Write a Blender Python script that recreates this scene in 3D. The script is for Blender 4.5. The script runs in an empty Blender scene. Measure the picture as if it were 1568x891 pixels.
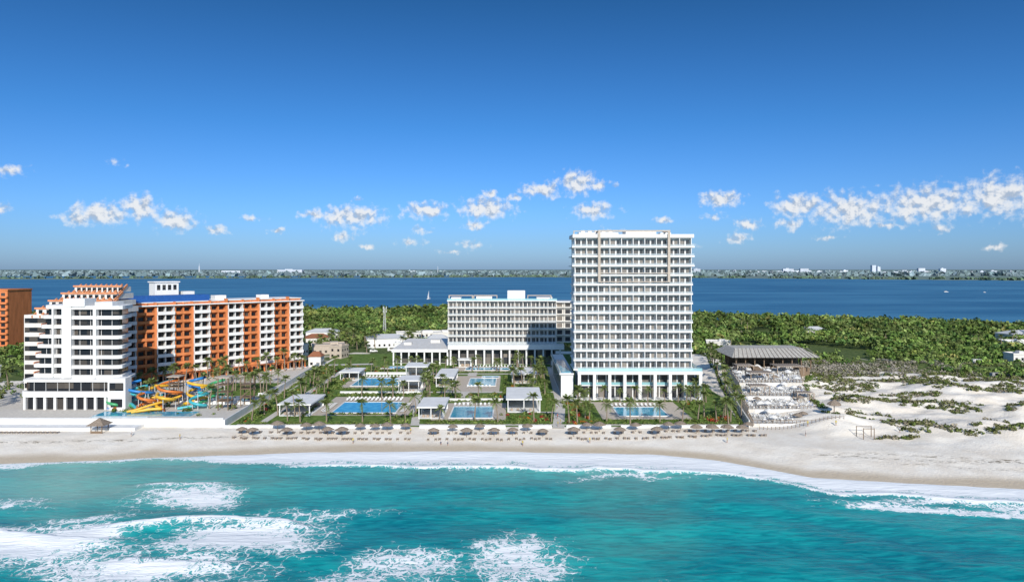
import bpy, math, random
import numpy as np
from mathutils import Vector, Matrix
random.seed(7); rng=np.random.default_rng(7)
scene=bpy.context.scene
R=math.radians
def link(o): scene.collection.objects.link(o)

# ---------------------------------------------------------------- helpers
class MB:
    def __init__(s): s.v=[];s.f=[];s.m=[]
    def add(s,vs,fs,mi=0):
        b=len(s.v); s.v+=[tuple(p) for p in vs]
        for f in fs: s.f.append([b+i for i in f]); s.m.append(mi)
    def box(s,x0,y0,z0,x1,y1,z1,mi=0):
        s.add([(x0,y0,z0),(x1,y0,z0),(x1,y1,z0),(x0,y1,z0),(x0,y0,z1),(x1,y0,z1),(x1,y1,z1),(x0,y1,z1)],
              [(0,3,2,1),(4,5,6,7),(0,1,5,4),(1,2,6,5),(2,3,7,6),(3,0,4,7)],mi)
    def prism(s,poly,z0,z1,mi=0):
        n=len(poly)
        s.add([(p[0],p[1],z0) for p in poly]+[(p[0],p[1],z1) for p in poly],
              [list(range(n))[::-1],list(range(n,2*n))]+[(i,(i+1)%n,n+(i+1)%n,n+i) for i in range(n)],mi)
    def cyl(s,p0,p1,r0,r1=None,n=8,mi=0,caps=True):
        if r1 is None:r1=r0
        p0=Vector(p0);p1=Vector(p1);d=(p1-p0).normalized()
        a=d.orthogonal().normalized();b=d.cross(a)
        vs=[]
        for p,r in((p0,r0),(p1,r1)):
            for i in range(n):
                t=2*math.pi*i/n; vs.append(p+(a*math.cos(t)+b*math.sin(t))*r)
        fs=[(i,(i+1)%n,n+(i+1)%n,n+i) for i in range(n)]
        if caps: fs+=[list(range(n))[::-1],list(range(n,2*n))]
        s.add(vs,fs,mi)
    def beam(s,p0,p1,w,h,mi=0):
        p0=Vector(p0);p1=Vector(p1);d=(p1-p0).normalized()
        a=d.cross(Vector((0,0,1)))
        if a.length<1e-3:a=Vector((1,0,0))
        a.normalize();b=a.cross(d)
        vs=[]
        for p in(p0,p1):
            for sa,sb in((-1,-1),(1,-1),(1,1),(-1,1)): vs.append(p+a*sa*w/2+b*sb*h/2)
        s.add(vs,[(0,1,2,3),(7,6,5,4),(0,4,5,1),(1,5,6,2),(2,6,7,3),(3,7,4,0)],mi)
    def mesh(s,name,mats,smooth=False):
        me=bpy.data.meshes.new(name); me.from_pydata(s.v,[],s.f)
        for m in mats: me.materials.append(m)
        me.polygons.foreach_set('material_index',s.m)
        if smooth: me.polygons.foreach_set('use_smooth',[True]*len(s.f))
        me.update(); return me
    def obj(s,name,mats,parent=None,loc=(0,0,0),rz=0,smooth=False):
        if not isinstance(mats,(list,tuple)): mats=[mats]
        o=bpy.data.objects.new(name,s.mesh(name,mats,smooth)); link(o)
        o.location=loc;o.rotation_euler=(0,0,rz)
        if parent:o.parent=parent
        return o
def inst(name,me,loc,rz=0,sc=1,parent=None):
    o=bpy.data.objects.new(name,me); link(o); o.location=loc
    o.rotation_euler=(0,0,rz); o.scale=(sc,sc,sc) if not isinstance(sc,tuple) else sc
    if parent:o.parent=parent
    return o
def empty(name,loc=(0,0,0),rz=0):
    e=bpy.data.objects.new(name,None); link(e); e.location=loc; e.rotation_euler=(0,0,rz); return e
def rpoly(pts,r,n=3):
    out=[];k=len(pts)
    for i in range(k):
        p=Vector(pts[i]);a=(Vector(pts[i-1])-p).normalized();b=(Vector(pts[(i+1)%k])-p).normalized()
        A=p+a*r;B=p+b*r
        for j in range(n+1):
            t=j/n; q=A*(1-t)**2+p*2*t*(1-t)+B*t*t; out.append((q.x,q.y))
    return out
def bulk(name,co,q,smooth=False):
    me=bpy.data.meshes.new(name)
    n=len(q)//4
    me.vertices.add(len(co)); me.vertices.foreach_set('co',co.reshape(-1))
    me.loops.add(len(q)); me.loops.foreach_set('vertex_index',q.astype(np.int32))
    me.polygons.add(n); me.polygons.foreach_set('loop_start',(np.arange(n)*4).astype(np.int32))
    if smooth: me.polygons.foreach_set('use_smooth',np.ones(n,dtype=bool))
    me.update(calc_edges=True); me.validate(); return me
def grid_mesh(name,xs,ys,Z,attrs={},mat=None,smooth=True):
    nx,ny=len(xs),len(ys)
    X,Y=np.meshgrid(xs,ys)
    co=np.stack([X,Y,Z],-1).reshape(-1,3).astype(np.float32)
    i=np.arange(nx-1)[None,:]+np.arange(ny-1)[:,None]*nx
    q=np.stack([i,i+1,i+1+nx,i+nx],-1).reshape(-1)
    me=bulk(name,co,q,smooth)
    for k,a in attrs.items():
        at=me.attributes.new(k,'FLOAT','POINT'); at.data.foreach_set('value',a.reshape(-1).astype(np.float32))
    if mat: me.materials.append(mat)
    o=bpy.data.objects.new(name,me); link(o); return o

# numpy noise
def _h(ix,iy,s):
    n=np.sin(ix*127.1+iy*311.7+s*74.7)*43758.5453; return n-np.floor(n)
def vn(x,y,s=0):
    ix=np.floor(x);iy=np.floor(y);fx=x-ix;fy=y-iy
    fx=fx*fx*(3-2*fx);fy=fy*fy*(3-2*fy)
    return (_h(ix,iy,s)*(1-fx)+_h(ix+1,iy,s)*fx)*(1-fy)+(_h(ix,iy+1,s)*(1-fx)+_h(ix+1,iy+1,s)*fx)*fy
def fbm(x,y,s=0,o=4):
    t=0;a=.5;n=0
    for k in range(o):
        t=t+a*vn(x*2**k,y*2**k,s+k*13);n+=a;a*=.5
    return t/n
def sm(a,b,x):
    t=np.clip((x-a)/(b-a),0,1); return t*t*(3-2*t)

# ---------------------------------------------------------------- materials
def nt(name):
    m=bpy.data.materials.new(name); m.use_nodes=True
    return m,m.node_tree,m.node_tree.nodes['Principled BSDF']
def N(t,typ,**k):
    n=t.nodes.new(typ)
    for a,b in k.items(): setattr(n,a,b)
    return n
def L(t,a,b): t.links.new(a,b)
def mixc(t,fac,a,b,bt='MIX'):
    n=N(t,'ShaderNodeMix',data_type='RGBA',blend_type=bt)
    if hasattr(fac,'links'): L(t,fac,n.inputs[0])
    else: n.inputs[0].default_value=fac
    for s,i in((a,6),(b,7)):
        if hasattr(s,'links'): L(t,s,n.inputs[i])
        else: n.inputs[i].default_value=(*s,1) if len(s)==3 else s
    return n.outputs[2]
def math_(t,op,a,b=0,c=0,clamp=False):
    n=N(t,'ShaderNodeMath',operation=op); n.use_clamp=clamp
    for i,s in enumerate((a,b,c)):
        if hasattr(s,'links'): L(t,s,n.inputs[i])
        else: n.inputs[i].default_value=s
    return n.outputs[0]
def mrange(t,v,a,b,c=0,d=1,smooth=True):
    n=N(t,'ShaderNodeMapRange'); 
    if smooth:n.interpolation_type='SMOOTHSTEP'
    L(t,v,n.inputs[0])
    for i,x in enumerate((a,b,c,d)): n.inputs[1+i].default_value=x
    return n.outputs[0]
def pos(t,scale=(1,1,1)):
    g=N(t,'ShaderNodeNewGeometry')
    if scale==(1,1,1): return g.outputs['Position']
    m=N(t,'ShaderNodeVectorMath',operation='MULTIPLY'); m.inputs[1].default_value=scale
    L(t,g.outputs['Position'],m.inputs[0]); return m.outputs[0]
def noise(t,vec,scale,detail=4,rough=.55,dist=0,dim='3D'):
    n=N(t,'ShaderNodeTexNoise'); n.noise_dimensions=dim; n.inputs['Scale'].default_value=scale; n.inputs['Detail'].default_value=detail
    n.inputs['Roughness'].default_value=rough; n.inputs['Distortion'].default_value=dist
    L(t,vec,n.inputs['Vector']); return n.outputs['Fac']
def bump(t,b,h,strength=.3,dist=.1):
    n=N(t,'ShaderNodeBump'); n.inputs['Strength'].default_value=strength;n.inputs['Distance'].default_value=dist
    L(t,h,n.inputs['Height']);L(t,n.outputs[0],b.inputs['Normal'])
def M(name,col,rough=.7,var=.1,scale=1.5,stretch=(1,1,1),spec=.3,col2=None,bmp=0):
    m,t,b=nt(name)
    n=noise(t,pos(t,stretch),scale,3,.6)
    f=mrange(t,n,.3,.7)
    c1=tuple(max(0,c*(1-var)) for c in col); c2=col2 or tuple(min(1,c*(1+var)) for c in col)
    L(t,mixc(t,f,c1,c2),b.inputs['Base Color'])
    b.inputs['Roughness'].default_value=rough; b.inputs['Specular IOR Level'].default_value=spec
    if bmp: bump(t,b,n,bmp,.05)
    return m
m_white=M('white_stucco',(.735,.725,.70),.75,.06,.35,(1,1,.25),.2)
m_white2=M('aged_white_stucco',(.66,.635,.59),.8,.09,.5,(1,1,.2),.2)
m_canvas=M('white_canvas',(.72,.70,.66),.9,.05,1)
m_orange=M('terracotta_stucco',(.60,.205,.075),.8,.16,.5,(1,1,.2),.15)
m_orange_l=M('light_terracotta',(.64,.27,.13),.8,.12,.6,(1,1,.3),.15)
m_beige=M('beige_concrete',(.46,.39,.32),.75,.08,1)
m_grey=M('grey_concrete',(.32,.31,.30),.8,.12,.8)
m_paving=M('stone_paving',(.50,.43,.35),.8,.12,1.2)
m_paving2=M('pale_paving',(.58,.54,.48),.8,.1,1.0)
m_wood=M('weathered_wood',(.19,.135,.09),.85,.3,3,(1,1,4))
m_woodl=M('deck_wood',(.36,.28,.21),.85,.2,2)
m_thatch=M('thatch',(.25,.20,.155),.95,.3,4,(1,1,.5),.05,None,.5)
m_thatchg=M('grey_thatch',(.42,.40,.36),.95,.28,1.6,(3,.4,1),.05,None,.5)
m_lounge=M('lounger_fabric',(.38,.33,.29),.9,.15,3)
m_loungew=M('white_lounger_fabric',(.7,.69,.66),.8,.06,3)
m_lawn=M('lawn_grass',(.085,.16,.03),.95,.25,.5,(1,1,1),.1,(.17,.24,.06))
m_trunk=M('palm_trunk',(.26,.205,.15),.95,.2,4)
m_metal=M('painted_metal',(.55,.55,.54),.45,.1,2)
m_dark=M('dark_metal',(.05,.05,.052),.5,.1,2)
m_blue=M('blue_roof',(.02,.09,.30),.5,.1,1)
m_tile=M('clay_tile',(.30,.12,.06),.85,.2,3)
def glass(name,dark,light,p,cell,spec):
    m,t,b=nt(name)
    fl=N(t,'ShaderNodeVectorMath',operation='FLOOR'); L(t,pos(t,cell),fl.inputs[0])
    w=N(t,'ShaderNodeTexWhiteNoise'); L(t,fl.outputs[0],w.inputs[0])
    f=mrange(t,w.outputs[0],1-p,1.0,smooth=False)
    L(t,mixc(t,f,dark,light),b.inputs['Base Color'])
    b.inputs['Roughness'].default_value=.12; b.inputs['Specular IOR Level'].default_value=spec
    return m
m_glass=glass('window_glass',(.045,.047,.052),(.26,.23,.20),.5,(1/4.28,1/4,1/3.5),.45)
m_glassd=glass('dark_window_glass',(.016,.018,.022),(.10,.085,.07),.35,(1/3,1/3,1/3.6),.35)
def railglass(name,col,a):
    m,t,b=nt(name)
    b.inputs['Base Color'].default_value=(*col,1); b.inputs['Roughness'].default_value=.1; b.inputs['Alpha'].default_value=a
    return m
m_rail=railglass('balcony_glass',(.56,.62,.64),.36)
m_railb=railglass('blue_terrace_glass',(.35,.66,.70),.5)
def paint(name,col): 
    m,t,b=nt(name); n=noise(t,pos(t),1.5,2)
    L(t,mixc(t,mrange(t,n,.3,.7),tuple(c*.8 for c in col),col),b.inputs['Base Color']); b.inputs['Roughness'].default_value=.4; return m
m_py=paint('yellow_fibreglass',(.78,.45,.04)); m_po=paint('orange_fibreglass',(.68,.20,.04))
m_pb=paint('blue_fibreglass',(.03,.22,.55)); m_pg=paint('green_fibreglass',(.06,.36,.14)); m_pt=paint('turquoise_fibreglass',(.06,.42,.48))
def poolmat():
    m,t,b=nt('pool_water'); p=pos(t)
    n=noise(t,p,.5,3); L(t,mixc(t,mrange(t,n,.3,.7),(.03,.28,.46),(.10,.45,.60)),b.inputs['Base Color'])
    b.inputs['Roughness'].default_value=.08; bump(t,b,noise(t,p,1.5,3),.15,.1); return m
m_pool=poolmat()
def leafmat(name='foliage'):
    m,t,b=nt(name); a=N(t,'ShaderNodeVertexColor'); a.layer_name='Col'
    L(t,a.outputs[0],b.inputs['Base Color']); b.inputs['Roughness'].default_value=.8; b.inputs['Specular IOR Level'].default_value=.1
    return m
m_leaf=leafmat()
m_palm=M('palm_frond',(.095,.14,.03),.6,.3,.4,(1,1,1),.3,(.19,.23,.07))

# ---------------------------------------------------------------- foliage
def foliage(name,C,Rr,zs,nleaf,leaf,cols,parent=None,seed=1,low=-.15):
    g=np.random.default_rng(seed)
    n=len(C); K=nleaf
    u=g.uniform(low,1,(n,K)); ph=g.uniform(0,2*np.pi,(n,K)); s=np.sqrt(np.clip(1-u*u,0,1))
    d=np.stack([s*np.cos(ph),s*np.sin(ph),u],-1)
    ph0=g.uniform(0,6.28,(n,1))
    lump=1+.22*np.sin(3*ph+ph0)+.15*np.sin(5*ph+2*ph0+4*u)
    rr=Rr[:,None]*g.uniform(.55,1.0,(n,K))*lump
    p=C[:,None,:]+d*rr[...,None]
    p[...,2]=C[:,None,2]+d[...,2]*rr*zs
    nrm=d+g.normal(0,.45,(n,K,3)); nrm/=np.linalg.norm(nrm,axis=-1,keepdims=True)
    a=np.cross(nrm,g.normal(0,1,(n,K,3))); a/=np.linalg.norm(a,axis=-1,keepdims=True)
    b=np.cross(nrm,a)
    sz=(leaf*Rr)[:,None,None]*g.uniform(.6,1.3,(n,K,1))
    a=a*sz; b=b*sz*g.uniform(.5,1,(n,K,1))
    V=np.stack([p-a*.9,p-b+a*.15,p+a,p+b-a*.1],2)
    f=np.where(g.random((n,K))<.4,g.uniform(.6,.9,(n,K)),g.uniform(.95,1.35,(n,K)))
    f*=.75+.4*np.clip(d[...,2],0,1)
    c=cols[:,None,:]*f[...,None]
    Cc=np.concatenate([c,np.ones((n,K,1))],-1)
    Cc=np.repeat(Cc[:,:,None,:],4,2).reshape(-1,4).astype(np.float32)
    me=bulk(name,V.reshape(-1,3).astype(np.float32),np.arange(n*K*4))
    at=me.color_attributes.new('Col','FLOAT_COLOR','POINT'); at.data.foreach_set('color',Cc.reshape(-1))
    me.materials.append(m_leaf)
    o=bpy.data.objects.new(name,me); link(o)
    if parent:o.parent=parent
    return o
GREENS=np.array([(.085,.135,.028),(.11,.165,.038),(.07,.12,.033),(.145,.195,.05),(.125,.15,.045),(.17,.21,.065)])
def pick(n,tab=GREENS,s=0): 
    g=np.random.default_rng(s+99); return tab[g.integers(0,len(tab),n)]*g.uniform(.85,1.15,(n,1))

# ---------------------------------------------------------------- terrain
SX=np.array([-9000,-200,-130,-84,-54,0,37,53,72,92,115,200,9000.]);SY=np.array([174,173,176,184,188.5,189,186,180,166,161,157,150,140.])
def S(x): return np.interp(x,SX,SY)+2.6*(fbm(x/16,x*0+3,5,3)-.5)+.6
def Lg(x): return np.interp(x,[-900,-600,-200,0,150,230,420,800,1200],[600,650,735,750,670,625,545,490,480])+22*(fbm(x/60,x*0,9)-.5)
def Fs(x): return np.interp(x,[-9000,-2450,-600,0,900,2180,6000],[3300,3330,3900,4250,3900,3000,2700])+200*(fbm(x/500,x*0,12)-.5)
def Hh(x,y):
    d=y-S(x)
    z=np.where(d<0,np.maximum(-2+.06*d,-7),np.minimum(0,-2+.09*d))
    dm=sm(78,98,x)*sm(22,46,d)*(1-sm(330,420,y))
    z=z+dm*(.4+6.5*np.maximum(fbm(x/24,y/15,3,3)-.30,0)+1.4*(fbm(x/7,y/5,4)-.5))
    z=z+sm(3,12,d)*(1-sm(19,24,d))*.34*(fbm(x/3,y/3,8)-.5)
    lag=sm(0,14,y-Lg(x)); z=z*(1-lag)-6*lag
    fl=sm(-60,0,y-Fs(x)); gap=sm(250,300,y-Fs(x))*(1-sm(1500,1600,y-Fs(x)))*(1-sm(-300,-100,x))
    z=np.where(y>2000, -6*(1-fl)+.5*fl, z)
    z=np.where((y>2000)&(gap>.5),-6,z)
    return z
def gz(x,y): return float(Hh(np.array([float(x)]),np.array([float(y)]))[0])
xs=np.concatenate([[-60000,-20000,-9000,-6000],np.arange(-4000,-800,200),np.arange(-800,-300,20),np.arange(-300,300,1.1),np.arange(300,800,20),np.arange(800,4000,200),[6000,9000,20000,60000]])
ys=np.concatenate([[-5000,-500,0,60],np.arange(100,150,4),np.arange(150,290,.8),np.arange(290,420,2),np.arange(420,900,8),np.arange(900,2600,200),np.arange(2600,6200,50),[7000,9000,14000,25000,50000]])
X,Y=np.meshgrid(xs,ys)
Z=Hh(X,Y); d=Y-S(X)
wet=(1-sm(3.0,8.5,d+5*(fbm(X/14,Y/14,21)-.5)))
weed=np.exp(-((d-(17+3*(fbm(X/25,X*0,31)-.5)))/.8)**2)*(1-sm(-72,-60,X)*(1-sm(70,85,X)))
weed+=.9*np.exp(-((d-(19+4*(fbm(X/25,X*0,33)-.5)))/.8)**2)*sm(80,95,X)+.6*np.exp(-((d-(13+3*(fbm(X/15,X*0,34)-.5)))/.6)**2)*sm(85,100,X)
vl=np.interp(X,[-9000,-100,-95,95,110,140,200,260,400,9000],[300,300,395,395,330,335,312,298,300,300])+45*(fbm(X/30,Y/30,41)-.5)
veg=sm(-8,8,Y-vl)
def terr():
    m,t,b=nt('terrain'); p=pos(t)
    at=lambda n:(lambda a:a.outputs['Fac'])(N(t,'ShaderNodeAttribute',attribute_name=n))
    n1=noise(t,p,.12,4,.6); n2=noise(t,p,1.3,4,.7); n3=noise(t,p,.5,3)
    sand=mixc(t,mrange(t,n1,.3,.7),(.76,.68,.57),(.86,.80,.70))
    sand=mixc(t,mrange(t,n2,.5,.8,0,.28),sand,(.60,.52,.41))
    sand=mixc(t,at('wet'),sand,mixc(t,n3,(.50,.405,.285),(.62,.52,.39)))
    w=math_(t,'MULTIPLY',at('weed'),mrange(t,noise(t,pos(t,(.6,1.5,1)),.9,5,.75),.48,.60))
    sand=mixc(t,w,sand,(.11,.075,.035))
    g=mixc(t,mrange(t,n3,.35,.65),(.055,.09,.025),(.13,.16,.055))
    vv=math_(t,'ADD',at('veg'),math_(t,'MULTIPLY',math_(t,'SUBTRACT',n3,.5),.5))
    g=mixc(t,mrange(t,noise(t,p,.035,3,.6),.60,.68),g,(.46,.43,.33))
    c=mixc(t,mrange(t,vv,.35,.6),sand,g)
    far=mixc(t,noise(t,p,.004,4),(.13,.19,.16),(.20,.26,.24))  # distance haze painted into the far ground colour
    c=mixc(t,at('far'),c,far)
    L(t,c,b.inputs['Base Color']); b.inputs['Specular IOR Level'].default_value=.1
    L(t,mrange(t,at('wet'),0,1,.95,.45),b.inputs['Roughness'])
    bump(t,b,n2,.7,.3); return m
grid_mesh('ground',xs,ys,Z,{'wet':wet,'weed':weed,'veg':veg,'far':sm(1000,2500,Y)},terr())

# ---------------------------------------------------------------- sea
xs=np.concatenate([[-60000,-9000,-3000,-1000,-500],np.arange(-300,300,.75),[500,1000,3000,9000,60000]])
ys=np.concatenate([[-9000,-3000,-500,0,50],np.arange(80,196,.5)])
X,Y=np.meshgrid(xs,ys); d=S(X)-Y
WX=X+18*(fbm(X/13,Y/10,201,3)-.5); WY=Y+14*(fbm(X/13,Y/10,203,3)-.5)
sw=np.sin(d/2.8+6*fbm(X/34,Y/30,51))*.5
Zs=-2+.32*sw*sm(0,16,d)+.30*(fbm(X/5,Y/3,52)-.5)*sm(-1,10,d)+.10*sm(-4,0,-np.abs(d-2))
Dw=np.interp(X,[-300,-130,-95,-80,-55,-30,0,35,50,62,80,300],[5,5,4,8,15,20,21,20,17,12,12,15])
Dd=d+9*(fbm(X/9,Y/6,61,3)-.5)
sf=sm(-1.8,.2,d)*(1-sm(.3,1.1,Dd/Dw))*np.interp(X,[-300,-130,-90,-60,60,300],[1.0,.95,.95,1.3,1.3,1.25])
sf+=.45*np.exp(-(np.maximum(d,0)/6.5)**2)*sm(-1.8,.2,d)*np.interp(X,[-85,-55],[.15,1])
c2=np.interp(X,[-60,-20,30,60,90,140],[12,15,16,11,10,12])+5*(fbm(X/14,X*0,63)-.5)
sf2=1.35*np.where(d>c2,np.exp(-((d-c2)/1.5)**2),np.exp(-((d-c2)/4.0)**2))*sm(-66,-48,X)*(.65+.7*fbm(X/9,Y/7,64))
Zs+=.45*np.exp(-((d-c2)/1.5)**2)*sm(-62,-45,X)
foam=np.maximum(sf,sf2)
c3=19+4*(fbm(X/20,X*0,66)-.5)
foam=np.maximum(foam,1.15*np.where(d>c3,np.exp(-((d-c3)/1.3)**2),np.exp(-((d-c3)/3.5)**2))*sm(60,80,X))
PATCH=[(-92,125,25,10,1.5,-.05),(-72,150,13,9,1.15,0),(-74,158,9,3,.8,0),(-50,128,17,11,1.2,0),(-64,114,18,8,1.2,-.1),(1,119,13,12,1.05,0),(-21,117,11,9,.88,0),
       (-32,108,22,6,.85,0),(100,145,34,3.0,.9,-.10),(-118,148,22,4,.75,0),(-40,140,20,5,.65,0),(-130,120,20,10,1.1,0),(150,138,40,4,.9,-.12),(78,150,12,2.2,.7,-.3),(30,166,22,3,.7,0),(-85,138,14,4,.85,0),(10,106,18,5,.7,0)]
for cx,cy,wx,wy,a,sl in PATCH:
    q=((WX-cx)/wx)**2+((WY-cy-sl*(WX-cx))/wy)**2
    foam=np.maximum(foam,a*np.exp(-q**1.1)*(.68+.64*fbm(X/6,Y/4,75)))
for x0,x1,y0,am,amp in[(-140,-68,131,3,1.1),(-80,-36,135,3,.95),(-68,-42,119,-2,.8),(-88,-62,160,2,.7)]:
    cy=y0+am*np.sin((X-x0)/13)+3*(fbm(X/8,X*0,81)-.5)
    e=sm(x0-4,x0+6,X)*(1-sm(x1-10,x1,X))
    r=np.where(Y<cy,np.exp(-((Y-cy)/3.6)**2),np.exp(-((Y-cy)/.9)**2))*e
    foam=np.maximum(foam,r*amp*1.15); Zs+=r*amp*.9
shal=np.exp(-np.maximum(d,0)/8)*.9+.65*np.exp(-(((X+105)/48)**2+((Y-158)/13)**2))+.3*np.exp(-(((X-10)/60)**2+((Y-170)/9)**2))
def seamat():
    m,t,b=nt('sea_water'); p=pos(t)
    at=lambda n:(lambda a:a.outputs['Fac'])(N(t,'ShaderNodeAttribute',attribute_name=n))
    f=at('foam')
    big=noise(t,pos(t,(.5,1.4,1)),.045,3,.55,.5)
    wav=noise(t,pos(t,(.4,1.7,1)),.5,4,.62,.6)
    c=mixc(t,mrange(t,big,.32,.68),(.0,.19,.225),(.004,.345,.335))
    c=mixc(t,mrange(t,wav,.38,.78,0,.45),c,(.03,.50,.47))  # wave light and shade painted into the water colour: pale streaks
    c=mixc(t,mrange(t,wav,.55,.30,0,.45),c,(.0,.12,.16))  # dark streaks, painted shade between the waves
    c=mixc(t,math_(t,'MULTIPLY',at('shallow'),.85,clamp=True),c,(.27,.54,.45))
    dn=N(t,'ShaderNodeTexNoise'); dn.inputs['Scale'].default_value=.38; dn.inputs['Detail'].default_value=4; L(t,p,dn.inputs['Vector'])
    dv=N(t,'ShaderNodeVectorMath',operation='MULTIPLY_ADD'); L(t,dn.outputs['Color'],dv.inputs[0]); dv.inputs[1].default_value=(6,6,0); L(t,pos(t,(.95,.85,0)),dv.inputs[2])
    vo=N(t,'ShaderNodeTexVoronoi',feature='DISTANCE_TO_EDGE',voronoi_dimensions='2D'); vo.inputs['Scale'].default_value=.36; L(t,dv.outputs[0],vo.inputs['Vector'])
    vo2=N(t,'ShaderNodeTexVoronoi',feature='DISTANCE_TO_EDGE',voronoi_dimensions='2D'); vo2.inputs['Scale'].default_value=1.0; L(t,dv.outputs[0],vo2.inputs['Vector'])
    line=math_(t,'MAXIMUM',mrange(t,vo.outputs['Distance'],.0,.18,1,0),math_(t,'MULTIPLY',mrange(t,vo2.outputs['Distance'],0,.24,1,0),.7))
    fn=noise(t,pos(t,(.8,1.0,1)),.5,6,.70)
    v=math_(t,'MULTIPLY',f,1.15)
    v=math_(t,'ADD',v,math_(t,'MULTIPLY',math_(t,'SUBTRACT',fn,.5),1.4))
    v=math_(t,'ADD',v,math_(t,'MULTIPLY',line,.68))
    v=math_(t,'SUBTRACT',v,1.0)
    fo=math_(t,'MULTIPLY',mrange(t,v,-.05,.38),mrange(t,f,.08,.3))
    c=mixc(t,mrange(t,f,.2,1,0,.5),c,(.18,.56,.54))
    c=mixc(t,fo,c,(.88,.89,.88))
    L(t,c,b.inputs['Base Color'])
    L(t,mrange(t,fo,0,1,.2,.8),b.inputs['Roughness']); b.inputs['IOR'].default_value=1.33; b.inputs['Specular IOR Level'].default_value=.22
    bump(t,b,math_(t,'ADD',wav,math_(t,'MULTIPLY',fo,.25)),.6,.5)
    return m
grid_mesh('sea',xs,ys,Zs,{'foam':foam,'shallow':np.clip(shal,0,1)},seamat())
def lagmat():
    m,t,b=nt('lagoon_water')
    n=noise(t,pos(t,(.25,1,1)),.008,4,.6); n2=noise(t,pos(t,(.4,1.3,1)),.08,4,.7)
    c=mixc(t,mrange(t,n,.38,.62),(.028,.130,.25),(.06,.205,.34))
    c=mixc(t,mrange(t,n2,.5,.8,0,.4),c,(.10,.27,.39))
    L(t,c,b.inputs['Base Color']); b.inputs['Roughness'].default_value=.6; b.inputs['Specular IOR Level'].default_value=.2
    bump(t,b,n2,.3,.5); return m
mb=MB(); mb.add([(-60000,440,-2),(60000,440,-2),(60000,14000,-2),(-60000,14000,-2)],[(0,1,2,3)]); mb.obj('lagoon',lagmat())

# ---------------------------------------------------------------- palms
def palm_mesh(seed,h):
    r=random.Random(seed); mb=MB(); lean=r.uniform(-.12,.12); ly=r.uniform(-.1,.1)
    pts=[Vector((lean*h*(t**1.6),ly*h*t*t,h*t)) for t in[0,.25,.5,.75,1]]
    for i in range(4): mb.cyl(pts[i],pts[i+1],.27-.035*i,.24-.035*i,7,0,False)
    top=pts[-1]
    for k in range(19):
        az=k*2.399+r.uniform(-.2,.2); el=R(r.uniform(-15,75) if k>4 else r.uniform(55,80)); Lf=r.uniform(2.5,3.3)
        dx,dy=math.cos(az),math.sin(az); side=Vector((-dy,dx,0))
        def P(t): 
            return top+Vector((dx,dy,0))*(Lf*t*math.cos(el)*(1-.12*t)+.25*t)+Vector((0,0,Lf*t*math.sin(el)-1.5*t*t*(1.15-.3*math.sin(el))))
        prev=P(0)
        for i in range(1,10):
            t=i/9; q=P(t); dr=(q-prev).normalized()
            w=.05*(1.2-t); mb.add([prev-side*w,prev+side*w,q+side*w,q-side*w],[(0,1,2,3)],1)
            if i>=2:
                ll=.95*math.sin(math.pi*min(1,.15+.8*t))**.7
                for sgn in(-1,1):
                    tip=q+side*sgn*ll*.8+dr*ll*.5-Vector((0,0,ll*r.uniform(.3,.6)))
                    mb.add([q-dr*.16,q+dr*.16,tip],[(0,1,2)],1)
            prev=q
    return mb.mesh('palm_tree_mesh',[m_trunk,m_palm])
PALMS=[palm_mesh(i,h) for i,h in enumerate([5.2,6.2,7.2,6.6,8.2])]
def palm(x,y,s=1,z=None):
    inst('palm_tree',random.choice(PALMS),(x,y,(gz(x,y) if z is None else z)-.05),random.uniform(0,6.28),s*random.uniform(.85,1.15))

# ---------------------------------------------------------------- main tower
T=empty('hotel_tower',(23.4,257,0))
W=43.2;D=15.5;nb=10;bw=W/nb;fl=3.5;z0=10.6;nf=14
mb=MB(); mb.box(0,1.9,z0,W,D,z0+nf*fl)
mb.obj('walls',m_white,T)
gl=MB();fr=MB();sl=MB();fins=MB();rl=MB();dk=MB()
for k in range(nf):
    z=z0+k*fl
    wide=1.1 if k>=11 else .55; q=.3 if k>=11 else 0
    sl.box(-wide,-.1-q,z-.18,W+wide,1.9,z+.12)
    sl.box(-wide,-.1-q,z+.12,W+wide,.08-q,z+.40)
    sl.box(-wide,1.9,z-.18,-.003,D+.2,z+.12); sl.box(W+.003,1.9,z-.18,W+wide,D+.2,z+.12)
    rl.box(-wide+.05,-.05,z+.40,W+wide-.05,-.01,z+1.1)
    for i in range(nb):
        x=i*bw
        gl.box(x+.5,1.86,z+.14,x+2.15,1.899,z+2.7); gl.box(x+2.75,1.86,z+.14,x+3.85,1.899,z+2.7)
        for a in(.45,1.29,2.12,2.70,3.84): fr.box(x+a,1.82,z+.13,x+a+.07,1.88,z+2.7)
        fr.box(x+.45,1.82,z+2.7,x+2.19,1.88,z+2.78);fr.box(x+2.7,1.82,z+2.7,x+3.91,1.88,z+2.78)
        if random.random()<.6: 
            o=random.uniform(-.3,1.5); dk.box(x+1.2+o,.7,z+.13,x+1.7+o,1.2,z+.55); dk.box(x+1.2+o,1.15,z+.55,x+1.7+o,1.22,z+.95)
    for i in range(nb+1):
        x=i*bw; fins.box(x-.12,.1,z+.12,x+.12,1.9,z+fl-.18)
    for yy in(4,8,12): gl.box(-.04,yy,z+.6,-.001,yy+1.6,z+2.4); gl.box(W+.001,yy,z+.6,W+.04,yy+1.6,z+2.4)
    for i in range(nb): gl.box(i*bw+.8,D+.001,z+.6,i*bw+3.2,D+.04,z+2.4)
gl.obj('windows',m_glass,T);fr.obj('window_frames',m_grey,T);sl.obj('balcony_slabs',m_white,T);fins.obj('balcony_dividers',m_white,T);rl.obj('balcony_railings',m_rail,T);dk.obj('balcony_chairs',m_woodl,T)
zt=z0+nf*fl
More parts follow.
